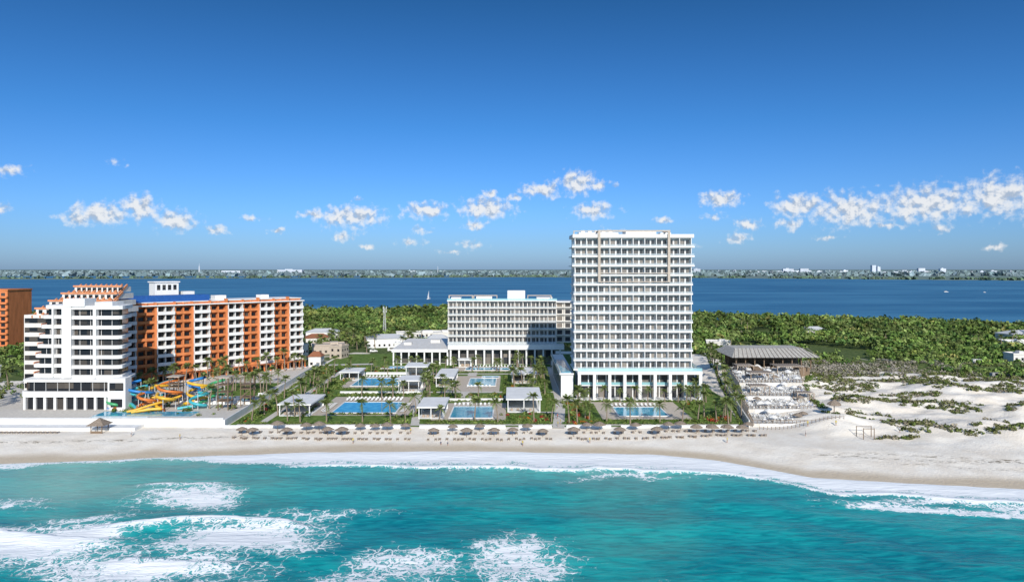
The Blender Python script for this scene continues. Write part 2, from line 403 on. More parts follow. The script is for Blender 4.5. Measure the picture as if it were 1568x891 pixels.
mb=MB(); mb.box(-.9,-.3,zt,W+.9,D+.3,zt+.4); mb.box(-.9,-.3,zt+.4,W+.9,-.05,zt+1.3); mb.box(-.9,-.05,zt+.4,-.65,D+.3,zt+1.3); mb.box(W+.65,-.05,zt+.4,W+.9,D+.3,zt+1.3); mb.box(-.65,D+.05,zt+.4,W+.65,D+.3,zt+1.3)
mb.box(19.5,4,zt+.4,31,12,zt+3.0); mb.box(2,6,zt+.4,17,12,zt+2.3); mb.box(33,6,zt+.4,37,11,zt+2.2)
for i in range(5): mb.box(3+i*2.6,7,zt+2.3,4.4+i*2.6,8.5,zt+3.1)
mb.obj('roof_parapet_and_plant_rooms',m_white,T)
mb=MB(); x1,x2=8.9,34.7; zp=zt+2.8
for x in(x1,x2): mb.box(x-.45,-1.0,z0+9.3*fl,x+.45,-.42,zp); mb.box(x-.3,-.42,zp-.6,x+.3,9,zp-.02); mb.box(x-.3,8.4,zt+.4,x+.3,9,zp-.6)
mb.box(x1+.45,-.98,zp-.6,x2-.45,-.44,zp-.03)
for q in(10.2,9.3): mb.box(x1+.45,-.9,z0+q*fl,x2-.45,-.5,z0+q*fl+.3)
mb.box(-.6,.0,zt+1.3,-.2,.4,zp-.5); mb.box(-.6,0,zp-.5,x1-.3,.4,zp-.2)
mb.obj('facade_frame',m_beige,T)
mb=MB(); px0,px1=.6,46.2
mb.box(px0,-4.2,9.5,px1,D+2,10.36); mb.box(px0,-4.2,10.36,px1,-3.9,10.7)
for i in range(9):
    x=px0+.1+i*(px1-px0-1.3)/8; mb.box(x,-4.1,0.3,x+1.1,-3.1,9.5)
mb.box(px0,-4.4,.0,px1,12,.3)
mb.box(px0+.4,-.2,4.7,px1-.4,2,5.1)
mb.box(px0+1,8,.3,px1-.4,D+1.8,9.5)
for i in range(14): 
    x=px0+1+i*3.3; mb.box(x,.9,.3,x+.35,1.2,9.5)
mb.obj('podium',m_white,T)
mb=MB(); mb.box(px0+1,1.2,.3,px1-.5,1.3,9.5); mb.box(px0+1.1,1.3,.3,px0+1.2,8,9.5); mb.box(px1-.6,1.3,.3,px1-.5,8,9.5); mb.obj('podium_glazing',m_glass,T)
mb=MB(); mb.box(px0+.1,-4.1,10.7,px1-.1,-4.05,11.8); mb.box(px1-.15,-4.0,10.7,px1-.1,D,11.8);mb.box(px0+.4,-.3,5.1,px1-.4,-.26,6.1); mb.obj('podium_railing',m_railb,T)
mb=MB(); mb.box(-5.0,3,0,-.3,60,8.4); mb.box(-5.6,2.4,8.4,-.2,60,9.0)
mb.obj('side_terrace',m_white,T)
mb=MB(); mb.box(-4.8,4,9.0,-1.2,40,9.15); mb.obj('terrace_pool',m_pool,T)
mb=MB(); mb.box(-5.55,2.5,9.0,-5.5,60,10.1); mb.obj('terrace_railing',m_railb,T)
mb=MB(); 
for i in range(8): mb.box(-5.06,5+i*6,1,-5.001,9+i*6,7.2)
mb.obj('terrace_windows',m_glassd,T)

# ---------------------------------------------------------------- lower hotel
G=empty('hotel_guest_wing',(-32.3,350,0))
W=54.6;nb=13;bw=W/nb;fl=3.55;z0=10.4;nf=6;D=15
mb=MB(); mb.box(0,1.7,z0,W,D,z0+nf*fl); mb.box(W+.003,8,z0,W+22,D+6,z0+nf*fl-1); mb.obj('walls',m_white2,G)
gl=MB();sl=MB();fins=MB();rl=MB();fr=MB()
for k in range(nf):
    z=z0+k*fl
    sl.box(-.3,-.1,z-.16,W+.3,1.7,z+.12); sl.box(-.3,-.1,z+.12,W+.3,.08,z+.34); rl.box(-.2,-.05,z+.34,W+.2,-.01,z+1.05)
    sl.box(W+.31,6.5,z-.16,W+22,8,z+.12); sl.box(W+.31,6.5,z+.12,W+22,6.7,z+.45)
    for i in range(nb):
        x=i*bw; gl.box(x+.45,1.66,z+.14,x+2.1,1.699,z+2.7); gl.box(x+2.6,1.66,z+.14,x+3.7,1.699,z+2.7)
        fr.box(x+1.25,1.62,z+.14,x+1.33,1.659,z+2.7)
        fins.box(x-.12,.1,z+.12,x+.12,1.7,z+fl-.16)
    fins.box(W-.12,.1,z+.12,W+.12,1.7,z+fl-.16)
    for i in range(5): gl.box(W+1+i*4.2,7.95,z+.3,W+3.6+i*4.2,7.999,z+2.5); fins.box(W+.35+i*4.2,6.7,z+.12,W+.55+i*4.2,8,z+fl-.2)
zt=z0+nf*fl
gl.obj('windows',m_glass,G);fr.obj('window_frames',m_grey,G);sl.obj('balcony_slabs',m_white2,G);fins.obj('balcony_dividers',m_white2,G);rl.obj('balcony_railings',m_rail,G)
mb=MB(); mb.box(-.5,-.3,zt,W+.5,D+.4,zt+.5)
mb.box(30,5,zt+.5,39,12,zt+5.2); mb.box(14,5,zt+.5,22,11,zt+2.6); mb.box(1,6,zt+.5,6,12,zt+1.8); mb.box(45,6,zt+.5,53,12,zt+1.9)
mb.box(W+.6,6.3,zt-1,W+22,D+6.3,zt-.5)
mb.obj('roof',m_white,G)
mb=MB(); mb.box(-.4,-.2,zt+.5,W+.4,-.15,zt+1.4); mb.obj('roof_railing',m_railb,G)
mb=MB()
for x in(0,12.5,40): 
    for xx in(x+.2,x+12): mb.box(xx,.2,zt+.5,xx+.3,.5,zt+3.0); mb.box(xx,4,zt+.5,xx+.3,4.3,zt+3.0)
    for yy in(.15,4.0): mb.box(x+.5,yy,zt+2.75,x+12,yy+.3,zt+3.02)
mb.obj('roof_pergola',m_beige,G)
P=empty('hotel_lobby_building',(-60,345,0))
mb=MB(); mb.box(0,0,6.6,28,55,8.0); mb.box(28.003,-.4,7.9,86,4.8,10.2); mb.box(28.003,4.9,0,82,24,10.0)
mb.box(.8,8,0,28,54,6.6)
for i in range(8): mb.box(.5+i*3.85,.4,0,1.2+i*3.85,1.1,6.6)
for i in range(14): mb.box(29+i*4.2,.2,0,29.8+i*4.2,1.0,7.9)
mb.obj('structure',m_white,P)
mb=MB(); mb.box(1,7.9,.2,28,7.99,6.4); mb.box(28.1,4.8,.2,82,4.88,7.7); mb.obj('glazing',m_glass,P)
mb=MB(); mb.box(28.2,-.3,10.2,85.8,-.25,11.3); mb.obj('terrace_railing',m_rail,P)
mb=MB(); mb.box(.4,.4,8.0,27.6,54,8.06); mb.box(3,20,8.06,7,24,9.3); mb.box(16,30,8.06,21,34,9.6); mb.obj('roof_deck',m_white2,P)

# ---------------------------------------------------------------- terracotta hotel
O=empty('terracotta_hotel',(0,0,0))
ang=math.atan2(55,52); Lw=76
wing=empty('long_wing',(-155,286,0),ang); wing.parent=O
fl=3.6;nf=9
wl=MB();wh=MB();gl=MB()
wl.box(-14,3.0,0,Lw,20,nf*fl+1.2)
mod=Lw/5
for j in range(-1,5):
    xo=j*mod; ow=mod*.54
    wl.box(xo+.1,1.3,0,xo+.9,3,nf*fl+1.5); wl.box(xo+ow-.9,1.0,0,xo+ow,3,nf*fl+2.2 if j in(2,3,4) else nf*fl+1.4); wl.box(xo+ow/2-.35,1.6,0,xo+ow/2+.35,3,nf*fl+1.2)
    for k in range(nf):
        z=k*fl
        if k>0:
            wl.box(xo+.9,1.2,z-.25,xo+ow-.9,2.99,z+.02); wl.box(xo+.9,1.2,z+.02,xo+ow-.9,1.4,z+.95)
            wh.box(xo+ow,.0,z-.25,xo+mod,3,z); wh.box(xo+ow,0,z,xo+mod+.1,.22,z+1.15)
            wh.box(xo+mod-.15,.22,z,xo+mod+.1,1.2,z+1.15);wh.box(xo+ow,.22,z,xo+ow+.2,1,z+1.15)
        for a,b in((xo+1.1,xo+ow/2-.5),(xo+ow/2+.5,xo+ow-1.1)): gl.box(a,2.94,z+.3,b,2.999,z+2.5)
        gl.box(xo+ow+.5,2.94,z+.1,xo+mod-.5,2.999,z+3.0)
    wh.box(xo+ow,.6,0,xo+ow+.35,3,nf*fl); wh.box(xo+mod-.3,.6,0,xo+mod,3,nf*fl);wh.box(xo+(ow+mod)/2-.15,.8,0,xo+(ow+mod)/2+.15,3,nf*fl)
wh.box(-.2,-.2,nf*fl-.1,Lw+.4,2.9,nf*fl+.35); wh.box(-.2,2.5,nf*fl+1.2,Lw+.4,20.3,nf*fl+1.5)
for k in range(nf):
    z=k*fl; wh.box(Lw+.003,3,z-.2,Lw+1.8,14,z); wh.box(Lw+1.6,3,z,Lw+1.8,14,z+1.0); gl.box(Lw+.004,4,z+.2,Lw+.05,13,z+2.6)
wh.box(-.5,-3.5,0,Lw+.5,.55,.15)
for i in range(26): wl.box(i*3+.2,-2.6,0,i*3+.8,-2.1,3.2)
wl.box(0,-2.9,3.2,Lw,-.03,3.5)
wl.obj('terracotta_walls',m_orange,wing);wh.obj('white_balconies',m_white,wing);gl.obj('windows',m_glassd,wing)
mb=MB(); mb.box(-10,5,nf*fl+1.5,32,12,nf*fl+4.2); mb.obj('blue_roof_deck',m_blue,wing)
mb=MB(); mb.box(12,14,nf*fl+1.5,22,21,nf*fl+9.6); mb.box(11.5,13.5,nf*fl+9.6,22.5,21.5,nf*fl+10.1); mb.box(24,14,nf*fl+1.5,29,19,nf*fl+5.5); mb.box(36,8,nf*fl+1.5,41,13,nf*fl+3.5);mb.box(58,8,nf*fl+1.5,62,13,nf*fl+3.2); mb.obj('lift_tower',m_white,wing)
mb=MB(); 
for i in range(4): mb.box(12.8+i*2.3,13.94,nf*fl+6.3,14.2+i*2.3,13.99,nf*fl+8.6)
mb.obj('lift_tower_windows',m_glassd,wing)
# sea-front block
F=empty('sea_front_block',(-170,236,0)); F.parent=O
wh=MB();gl=MB();og=MB()
fl=3.4; zb=10.6; nfl=7
for k in range(nfl):
    z=zb+k*fl
    xl=2.6+max(0,k-1)*.65
    gl.prism(rpoly([(xl+1.3,6.7),(15.9,6.7),(15.9,17),(xl-.2,17)],1.2),z,z+fl-.01)
    wh.prism(rpoly([(xl,5.4),(16.6,5.4),(16.6,17.4),(xl-1.5,17.4)],1.8),z-.25,z+.9)
    gl.prism(rpoly([(17.5,3.4),(34.6,3.4),(31.4,15),(17.5,15)],2.2),z,z+fl-.012)
    wh.prism(rpoly([(16.7,2.0),(36.0,2.0),(32.4,15.6),(16.7,15.6)],2.8),z-.27,z+.88)
    og.box(xl-1.9,9,z-.2,xl-.3,15,z+.5); og.box(xl-1.9,9,z+.5,xl-1.6,15,z+1.1)
    for i in range(3): wh.box(xl+3.6+i*3.6,6.6,z+.9,xl+3.72+i*3.6,6.69,z+fl-.25)
    for i in range(4): wh.box(20.6+i*3.7,3.3,z+.88,20.72+i*3.7,3.39,z+fl-.27)
zt=zb+nfl*fl
wh.prism(rpoly([(7,5.0),(16.6,5.0),(16.6,17.4),(5.5,17.4)],2),zt-.25,zt+1.0); wh.prism(rpoly([(16.7,1.8),(36.2,1.8),(32.8,15.8),(16.7,15.8)],3),zt-.27,zt+.9)
for x0,x1,yy in((15.4,18.6,1.6),(26.2,27.2,1.5),(9.8,10.4,4.9)): wh.box(x0,yy,zb,x1,yy+4,zt+.8)
wh.box(16.2,1.3,zt+.8,23.5,8,zt+3.4); wh.box(26,3,zt+.9,32,10,zt+2.2)
wh.prism(rpoly([(2.4,0),(37.5,0),(33.5,16),(1,16)],2.5),9.5,10.34); gl.prism(rpoly([(3.2,.8),(36.6,.8),(32.8,16),(1.8,16)],2.2),6.3,9.5); wh.prism(rpoly([(2.2,-.3),(38,-.3),(34,16.1),(.8,16.1)],2.6),4.4,6.3); gl.prism(rpoly([(3.4,1),(36.4,1),(32.6,16),(2,16)],2),.1,4.4)
for i in range(10): wh.box(3.2+i*3.45,.2,0,4.0+i*3.45,1.2,4.4)
for i in range(7): wh.box(6.6+i*4,.66,6.3,6.7+i*4,.79,9.5)
wh.box(32.4,-.4,0,38.4,3.5,10.9); gl.box(33.4,-.45,1,37.4,-.41,3.8); gl.box(33.0,-.45,6.6,37.8,-.41,9.3)
gl.obj('window_bands',m_glassd,F); wh.obj('white_bands',m_white,F)
cz=MB(); cw=MB()
cz.box(-9,18,0,14.2,44,zt-3.2)
for k in range(9): cw.box(-8.7,17.9,k*3.4+1,14,17.99,k*3.4+2.8)
for s in range(4):
    zz=zt-3.2+s*2.6; xa=-6+s*1.6; xb=20-s*1.0; y_=20+s*5
    cz.box(xa,y_,zz,xb,42,zz+2.0)
    og.box(xa-.4,y_-.4,zz+2.0,xb+.4,y_+.2,zz+2.6)
    for i in range(10):
        x=xa+i*(xb-xa)/9
        og.beam((x,y_-2.2,zz-.8),(x,y_+4.4,zz+2.7),.45,.8)
    for i in range(4): og.beam((xa-4.0,y_+1+i*3.5,zz-2.6),(xa+1.5,y_+1+i*3.5,zz+2.0),.5,.9)
    for i in range(9): cw.box(xa+1+i*(xb-xa)/9,y_-.06,zz+.3,xa+2.4+i*(xb-xa)/9,y_-.01,zz+1.7)
cz.obj('crown_terraces',m_white2,F); og.obj('terracotta_frames',m_orange_l,F); cw.obj('crown_windows',m_glassd,F)

A=empty('terracotta_apartment_building',(-333,398,0))
mb=MB(); mb.box(0,0,0,43,20,35.5); mb.box(-.3,-.3,35.5,43.3,20.3,36.3)
for k in range(1,10): mb.box(-.2,-1.2,k*3.5-.15,43.2,-.01,k*3.5+.7)
mb.obj('walls',m_orange,A)
mb=MB(); 
for k in range(10):
    for i in range(10): mb.box(1.5+i*4.2,-.05,k*3.5+1,3.8+i*4.2,-.001,k*3.5+2.8)
mb.obj('windows',m_glassd,A)

# ---------------------------------------------------------------- small houses
def house(x,y,w,d,h,rz=0,mat=None,roof='flat',name='white_house'):
    e=empty(name,(x,y,gz(x,y)),rz); mat=mat or m_white2
    mb=MB(); mb.box(0,0,-.5,w,d,h); mb.obj('walls',mat,e)
    mb=MB()
    if roof=='flat':
        for a in((-.2,-.2,w+.2,0),(-.2,d,w+.2,d+.2),(-.2,0,0,d),(w,0,w+.2,d)): mb.box(a[0],a[1],h-.3,a[2],a[3],h+.5)
        mb.box(w*.55,d*.4,h,w*.8,d*.8,h+1.2)
        mb.obj('parapet',mat,e)
    else:
        o=.5; mb.add([(-o,-o,h),(w+o,-o,h),(w+o,d+o,h),(-o,d+o,h),(w*.25,d/2,h+2.2),(w*.75,d/2,h+2.2)],[(0,1,5,4),(1,2,5),(2,3,4,5),(3,0,4),(3,2,1,0)])
        mb.obj('hip_roof',{'tile':m_tile,'thatch':m_thatch,'metal':m_metal}[roof],e)
    mb=MB(); n=max(2,int(w/3))
    for k in range(max(1,int(h/3))):
        for i in range(n): mb.box(w*(i+.3)/n,-.05,k*3+.9,w*(i+.3)/n+1.2,-.001,k*3+2.2)
        for i in range(3): mb.box(w+.001,d*(i+.3)/3,k*3+.9,w+.05,d*(i+.3)/3+1.2,k*3+2.2)
    mb.obj('windows',m_glassd,e)
HOUSES=[(-112,388,18,14,5),(-98,372,7,8,6.5),(-88,420,24,16,5.5),(-128,430,14,14,5),(-75,450,30,14,6),(-118,362,8,8,8),(-60,470,20,12,5),(-140,470,22,12,5),(10,455,20,12,6),
        (-232,270,14,10,4.5),(-215,255,12,10,4),(-240,300,12,9,5),(-222,232,13,9,4),(-290,330,20,14,6),(-260,370,16,12,7),
        (118,420,14,9,4),(250,345,9,7,4),(330,455,24,14,5),(212,500,16,10,4),(300,420,14,10,4),(420,500,22,12,5),(-68,400,10,9,5),(-52,428,12,10,5),(-100,340,6,7,5)]
for i,h in enumerate(HOUSES): house(*h,rz=random.uniform(-.3,.3),mat=random.choice([m_white2,m_white,m_beige]) if i not in(10,12) else m_orange_l,roof=['flat','flat','metal','tile','flat'][i%5] if i not in(9,12,18) else ('thatch' if i!=18 else 'metal'))

# ---------------------------------------------------------------- resort garden
mb=MB(); mb.add([(-87,211,.02),(71,211,.02),(108,392,.02),(-96,392,.02)],[(0,1,2,3)]); mb.obj('lawn',m_lawn)
def sheet(name,rects,z,mat):
    for a in rects:
        mb=MB(); mb.add([(a[0],a[1],z),(a[2],a[1],z),(a[2],a[3],z),(a[0],a[3],z)],[(0,1,2,3)]); mb.obj(name,mat)
sheet('pool_terrace',[(-66,227,-34,260),(-70,280,-43,311),(-26,220,-2,248),(-26,270,-5,311),(29,221,58,250),(-28,324,11,341),(-67,332,-40,342)],.035,m_paving)
def path(pts,w,name='garden_path',z=.05,mat=None):
    mb=MB()
    for (a,b) in zip(pts[:-1],pts[1:]):
        a=Vector((*a,z));b=Vector((*b,z));n=(b-a).normalized().cross(Vector((0,0,1)))*w/2
        mb.add([a-n,a+n,b+n,b-n],[(0,1,2,3)])
    mb.obj(name,mat or m_paving2)
path([(14,209),(17.5,250),(19,340)],3.6); path([(-30,214),(-36,268),(-38,322)],2.6,z=.055); path([(-16,248),(-18,270)],4,z=.06); path([(-18,311),(-18,324)],4,z=.06)
path([(-85,213.5),(70,213.5)],2,z=.045); path([(-67,270),(18,270)],2.6,z=.065); path([(-80,317),(18,317)],2.6,z=.07); path([(17,256),(29,248)],2.5,z=.062);path([(-78,216),(-80,330)],2.4,z=.075)
path([(-1,232),(16,232)],2,z=.08); path([(72,215),(80,262),(96,340)],2.4,z=.085); path([(-92,262),(-96,345)],4,z=.09); path([(-96,345),(-70,350)],5,z=.095)
def pool(x0,y0,x1,y1,name='swimming_pool'):
    e=empty(name,(x0,y0,0)); w=x1-x0;d=y1-y0
    mb=MB(); c=.45
    mb.box(-c,-c,.05,w+c,0,.25);mb.box(-c,d,.05,w+c,d+c,.25);mb.box(-c,0,.05,0,d,.25);mb.box(w,0,.05,w+c,d,.25); mb.obj('coping',m_white,e)
    mb=MB(); mb.add([(0,0,.16),(w,0,.16),(w,d,.16),(0,d,.16)],[(0,1,2,3)]); mb.obj('water',m_pool,e)
for p in[(-60,231,-39,249),(-66,284,-47,304),(-20,223,-6.5,241),(-18,284,-7,303),(35,226,51,240),(-22,328,8,336),(-63,334,-45,340),(-13,305.5,-6,310)]: pool(*p)
def pavilion(x0,y0,x1,y1,h,wall=True,name='pool_pavilion'):
    e=empty(name,(x0,y0,0)); w=x1-x0;d=y1-y0
    mb=MB(); mb.box(-.5,-.5,h,w+.5,d+.5,h+.45); mb.box(0,0,.04,w,d,.2)
    for x in(0,w/2-.15,w-.3):
        for y in(0,d-.3): mb.box(x,y,.2,x+.3,y+.3,h)
    if wall: mb.box(.3,d-.6,.2,w-.3,d-.35,h); mb.box(0.02,d*.4,.2,.25,d-.7,h)
    mb.obj('structure',m_white,e)
    mb=MB(); mb.box(1,d-1.8,.2,w-1,d-1.3,1.3); 
    for i in range(4): mb.box(1+i*(w-2.5)/4,1.5,.2,1.8+i*(w-2.5)/4,2.3,.95)
    mb.obj('bar_and_seats',m_woodl,e)
for p in[(-76,226,-66,243,3.6),(-1.5,232,9.5,254,4.2),(-30,222,-22,238,3.5),(-31,282,-24,306,3.6),(0,290,10,306,3.8),(-74,298,-66,310,3.4),(-44,268,-36,280,4.6),(-46,300,-37,312,5.5),(-26,338,-20,343,3.5)]: pavilion(*p)
mb=MB(); 
for a,b in((-87,-32),(-28,-2),(2,12),(16.5,30),(33,71)): mb.box(a,209.6,-1.2,b,210.0,.75)
for a,b,y in((-66,-33,265.9),(-27,-3,251.3),(-70,-43,315),(-3,11,256),(21,27,252)): mb.box(a,y,0,b,y+.3,1.1)
mb.obj('garden_wall',m_white)
mb=MB(); mb.beam((-87.3,210,1.0),(-95,345,1.0),.35,2.6); mb.obj('boundary_wall',m_white)
mb=MB(); mb.beam((72,210,1.0),(108,392,1.0),.35,2.4); mb.obj('boundary_wall',m_white2)
mb=MB(); mb.box(-400,211,-2,-88,211.6,2.4); mb.box(-400,205.5,-2,-112,211,.9); mb.box(-400,210.8,2.4,-88,211.8,2.6)
for i in range(39): mb.box(-400+i*8,210.7,.9,-399.5+i*8,211,2.4)
mb.obj('sea_wall',m_white)
sheet('hotel_terrace',[(-300,212,-88,286)],.03,m_paving2)
mb=MB(); mb.add([(-140,287,.03),(-96,288,.03),(-96,344,.03),(-103,344,.03)],[(0,1,2,3)]); mb.obj('hotel_terrace',m_paving2)
sheet('lawn',[(-118,262,-97,292)],.036,m_lawn)
pool(-113,248,-97,260); pool(-136,216,-118,224)
mb=MB(); mb.beam((-96,262,.6),(-90,262,.6),.3,1.2); mb.beam((-118,246,.6),(-93,246,.6),.3,1.2); mb.obj('garden_wall',m_white)

def line_pts(a,b,step,j=.3):
    a=np.array(a,float);b=np.array(b,float);n=max(2,int(np.linalg.norm(b-a)/step)); t=np.linspace(0,1,n)[:,None]
    return a+(b-a)*t+rng.normal(0,j,(n,2))
def shrubs(name,P2,r0,r1,cols,nleaf=45,leaf=.3,seed=1,zs=.9):
    P2=np.array(P2); n=len(P2); g=np.random.default_rng(seed)
    zz=Hh(P2[:,0],P2[:,1]); r=g.uniform(r0,r1,n)
    return foliage(name,np.column_stack([P2,zz+.1]),r,zs,nleaf,leaf,cols,seed=seed)
H=[]
for a,b in[((-67,265.2),(-32,265.2)),((-68,225),(-68,262)),((-31.3,225),(-33,262)),((-71,277),(-42,277)),((-41,280),(-41,312)),((-72,280),(-72,312)),
           ((-28,218),(-1,218)),((-28,250.6),(-2,250.6)),((-3,268),(-3,312)),((-30,266),(-30,280)),((-84,214.8),(-34,214.8)),((-27,214.8),(12,214.8)),((16,214.8),(68,214.8)),
           ((61,220),(61,250)),((27,219),(59,219)),((12,236),(14,262)),((20.5,220),(23,250)),((-30,321),(12,321)),((11,275),(14,315)),((-67,262),(-40,262)),((-60,228.5),(-40,228.5)),
           ((-85,216),(-93,340)),((71,214),(104,370)),((24,251),(70,251.0))]:
    H.append(line_pts(a,b,.75,.2))
H=np.concatenate(H)
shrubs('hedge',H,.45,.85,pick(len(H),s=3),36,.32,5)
beds=[(-86,216,-79,262),(-86,264,-81,330),(-77,245,-69,300),(-40,214.5,-33,226),(-32,240,-28,262),(-27,252,-3,264),(-41,283,-37.5,318),(-35,283,-31,318),(-3,256,13,288),(10,216,13,230),(18,214.5,27,250),(52,215,70,219),(62,216,68,250),(-70,318,-40,330),(-10,256,14,268),(-1,216,12,230),(72,262,76,300),(62,252.5,70,330),(-95,330,-60,344)]
Bp=[];
for b in beds:
    n=int((b[2]-b[0])*(b[3]-b[1])/8); Bp.append(np.column_stack([rng.uniform(b[0],b[2],n),rng.uniform(b[1],b[3],n)]))
Bp=np.concatenate(Bp)
Bp=Bp[~((Bp[:,0]>22.5)&(Bp[:,0]<71)&(Bp[:,1]>252))]
shrubs('garden_shrubs',Bp,.5,1.5,pick(len(Bp),s=4)*1.1,60,.24,6)
fl_=Bp[rng.random(len(Bp))<.15]+rng.normal(0,.8,(1,2))
fl2=np.concatenate([line_pts((20,222),(22,246),1,.8),line_pts((62,219),(69,219),.8,.6),line_pts((62,222),(69,222),.8,.6),line_pts((-2,228),(8,218),1.4,.8),line_pts((18,216),(26,218),1,.8)])
fl_=np.concatenate([fl_,fl2])
shrubs('red_flower_shrubs',fl_,.5,1.1,pick(len(fl_),np.array([(.42,.06,.03),(.36,.05,.05),(.45,.18,.03),(.12,.15,.03)]),5),50,.22,7)
PP=[]
for b,n in[((-85,216,-69,262),12),((-86,266,-72,328),16),((-32,216,-28,262),5),((-40,268,-32,318),7),((-27,252,-3,265),6),((-2,256,13,288),9),((20,214,27,250),6),((60,216,70,250),8),((-66,314,-30,326),9),((12,276,16,320),6),((-60,251,-40,263),5)]:
    for _ in range(n): PP.append((random.uniform(b[0],b[2]),random.uniform(b[1],b[3])))
for x in(-66,-58,-48,-38,-34,-24,-12,-3,6,11,19,24,30,38,46,54,60,66): PP.append((x+random.uniform(-1.5,1.5),random.uniform(214.5,219)))
for t in np.linspace(0,1,22): PP.append((76+30*t+random.uniform(-2,1)-2,222+140*t))
for t in np.linspace(0,1,14): PP.append((68+12*t,256+60*t))
for x,y in PP: palm(x,y,.9)
for x,y in[(28,248),(33,249),(39,250),(44,248.5),(49,250),(55,249),(60,250),(64,248)]: palm(x,y,.75)
for _ in range(16): palm(-116+random.uniform(-4,24),random.uniform(262,292),.95)
for t in np.linspace(0.05,.95,16): palm(-155+52*t+5,286+55*t-6,1.0)
for x,y in[(-178,236),(-182,242),(-186,250),(-190,238),(-196,246),(-205,240),(-180,258),(-210,262),(-200,275),(-186,225),(-225,262),(-240,280),(-250,265),(-195,290),(-230,310),(-128,240),(-104,238),(-131,252),(-140,262)]: palm(x,y,1.1)
for _ in range(40): palm(random.uniform(-135,-55),random.uniform(395,470),1.1)
for _ in range(14): palm(random.uniform(-28,20),random.uniform(322,342),.8)
for _ in range(30): palm(random.uniform(112,400),random.uniform(400,540),1.1)

def lounger_mesh(mat):
    mb=MB(); mb.box(-.33,-1,.28,.33,.3,.38); 
    mb.add([(-.33,.3,.28),(.33,.3,.28),(.33,.95,.80),(-.33,.95,.80),(-.33,.3,.38),(.33,.3,.38),(.33,.92,.9),(-.33,.92,.9)],[(0,3,2,1),(4,5,6,7),(0,1,5,4),(1,2,6,5),(2,3,7,6),(3,0,4,7)])
    for x in(-.3,.24):
        for y in(-.95,.2,.7): mb.box(x,y,0,x+.06,y+.06,.28 if y<.5 else .6,1)
    return mb.mesh('sun_lounger_mesh',[mat,m_wood])
LG=lounger_mesh(m_lounge);LW=lounger_mesh(m_loungew)
for x0,x1,y in[(-60,-39,252),(-60,-39,255),(-66,-47,306.5),(-20,-7,243.5),(-18,-8,281),(35,51,242.5),(-20,8,338.5)]:
    for x in np.arange(x0,x1,1.5): inst('sun_lounger',LW,(x,y,.05),random.uniform(-.06,.06))
for y in np.arange(232,248,1.8): inst('sun_lounger',LW,(-63,y,.05),R(90)); inst('sun_lounger',LW,(-36.5,y,.05),R(-90))
def umbrella_mesh(seed,mat,name='thatched_umbrella_mesh'):
    r=random.Random(seed); mb=MB(); mb.cyl((0,0,-.4),(0,0,2.6),.07,.06,6,1)
    n=18; rings=[(0.05,3.15),(.9,2.85),(1.7,2.42),(2.05,2.12)]
    vs=[]
    for ri,(rr,z) in enumerate(rings):
        for i in range(n):
            t=2*math.pi*i/n; k=1+(r.uniform(-.07,.07) if ri>1 else 0); vs.append((rr*k*math.cos(t),rr*k*math.sin(t),z+(r.uniform(-.1,.05) if ri>1 else 0)))
    fs=[]
    for q in range(3):
        for i in range(n): fs.append((q*n+i,q*n+(i+1)%n,(q+1)*n+(i+1)%n,(q+1)*n+i))
    mb.add(vs,fs,0)
    for i in range(6):
        t=i*math.pi/3; mb.beam((0,0,2.5),(1.8*math.cos(t),1.8*math.sin(t),2.2),.05,.05,1)
    return mb.mesh(name,[mat,m_wood])
UM=[umbrella_mesh(i,m_thatch) for i in range(3)]
CU=umbrella_mesh(9,m_canvas,'patio_umbrella_mesh')
x=-79
while x<71:
    row=random.choice([0,1]); 
    yy=206.3 if row else 202
    if not(-31<x<-27 or 12.5<x<16):
        inst('thatched_beach_umbrella',random.choice(UM),(x,yy+random.uniform(-.8,.8),gz(x,yy)),random.uniform(0,6),random.uniform(.78,.98))
        for dx in(-1.1,1.1):
            for yb in(204.5,199.3):
                inst('sun_lounger',LG,(x+dx*1.0,yb+random.uniform(-.3,.3),gz(x+dx,yb)),math.pi+random.uniform(-.1,.1))
        inst('sun_lounger',LG,(x+2.2,199+random.uniform(-.3,.3),gz(x+2.2,199)),math.pi)
    x+=random.choice([3.6,4.4,5.4])
for x in np.arange(-150,-132,1.4): inst('sun_lounger',LG,(x,202.5,gz(x,202.5)),math.pi)
e=empty('thatched_beach_hut',(-121.5,204,-.5))
mb=MB(); mb.box(-2,-2,0,2,2,.3)
for a in(-1.7,1.5):
    for b in(-1.7,1.5): mb.box(a,b,.3,a+.2,b+.2,3)
mb.box(-1.7,-1.75,.3,1.7,-1.65,1.2); mb.obj('frame',m_wood,e)
mb=MB(); mb.add([(-2.6,-2.6,2.8),(2.6,-2.6,2.8),(2.6,2.6,2.8),(-2.6,2.6,2.8),(0,0,4.8)],[(0,1,4),(1,2,4),(2,3,4),(3,0,4),(3,2,1,0)]); mb.obj('thatch_roof',m_thatch,e)

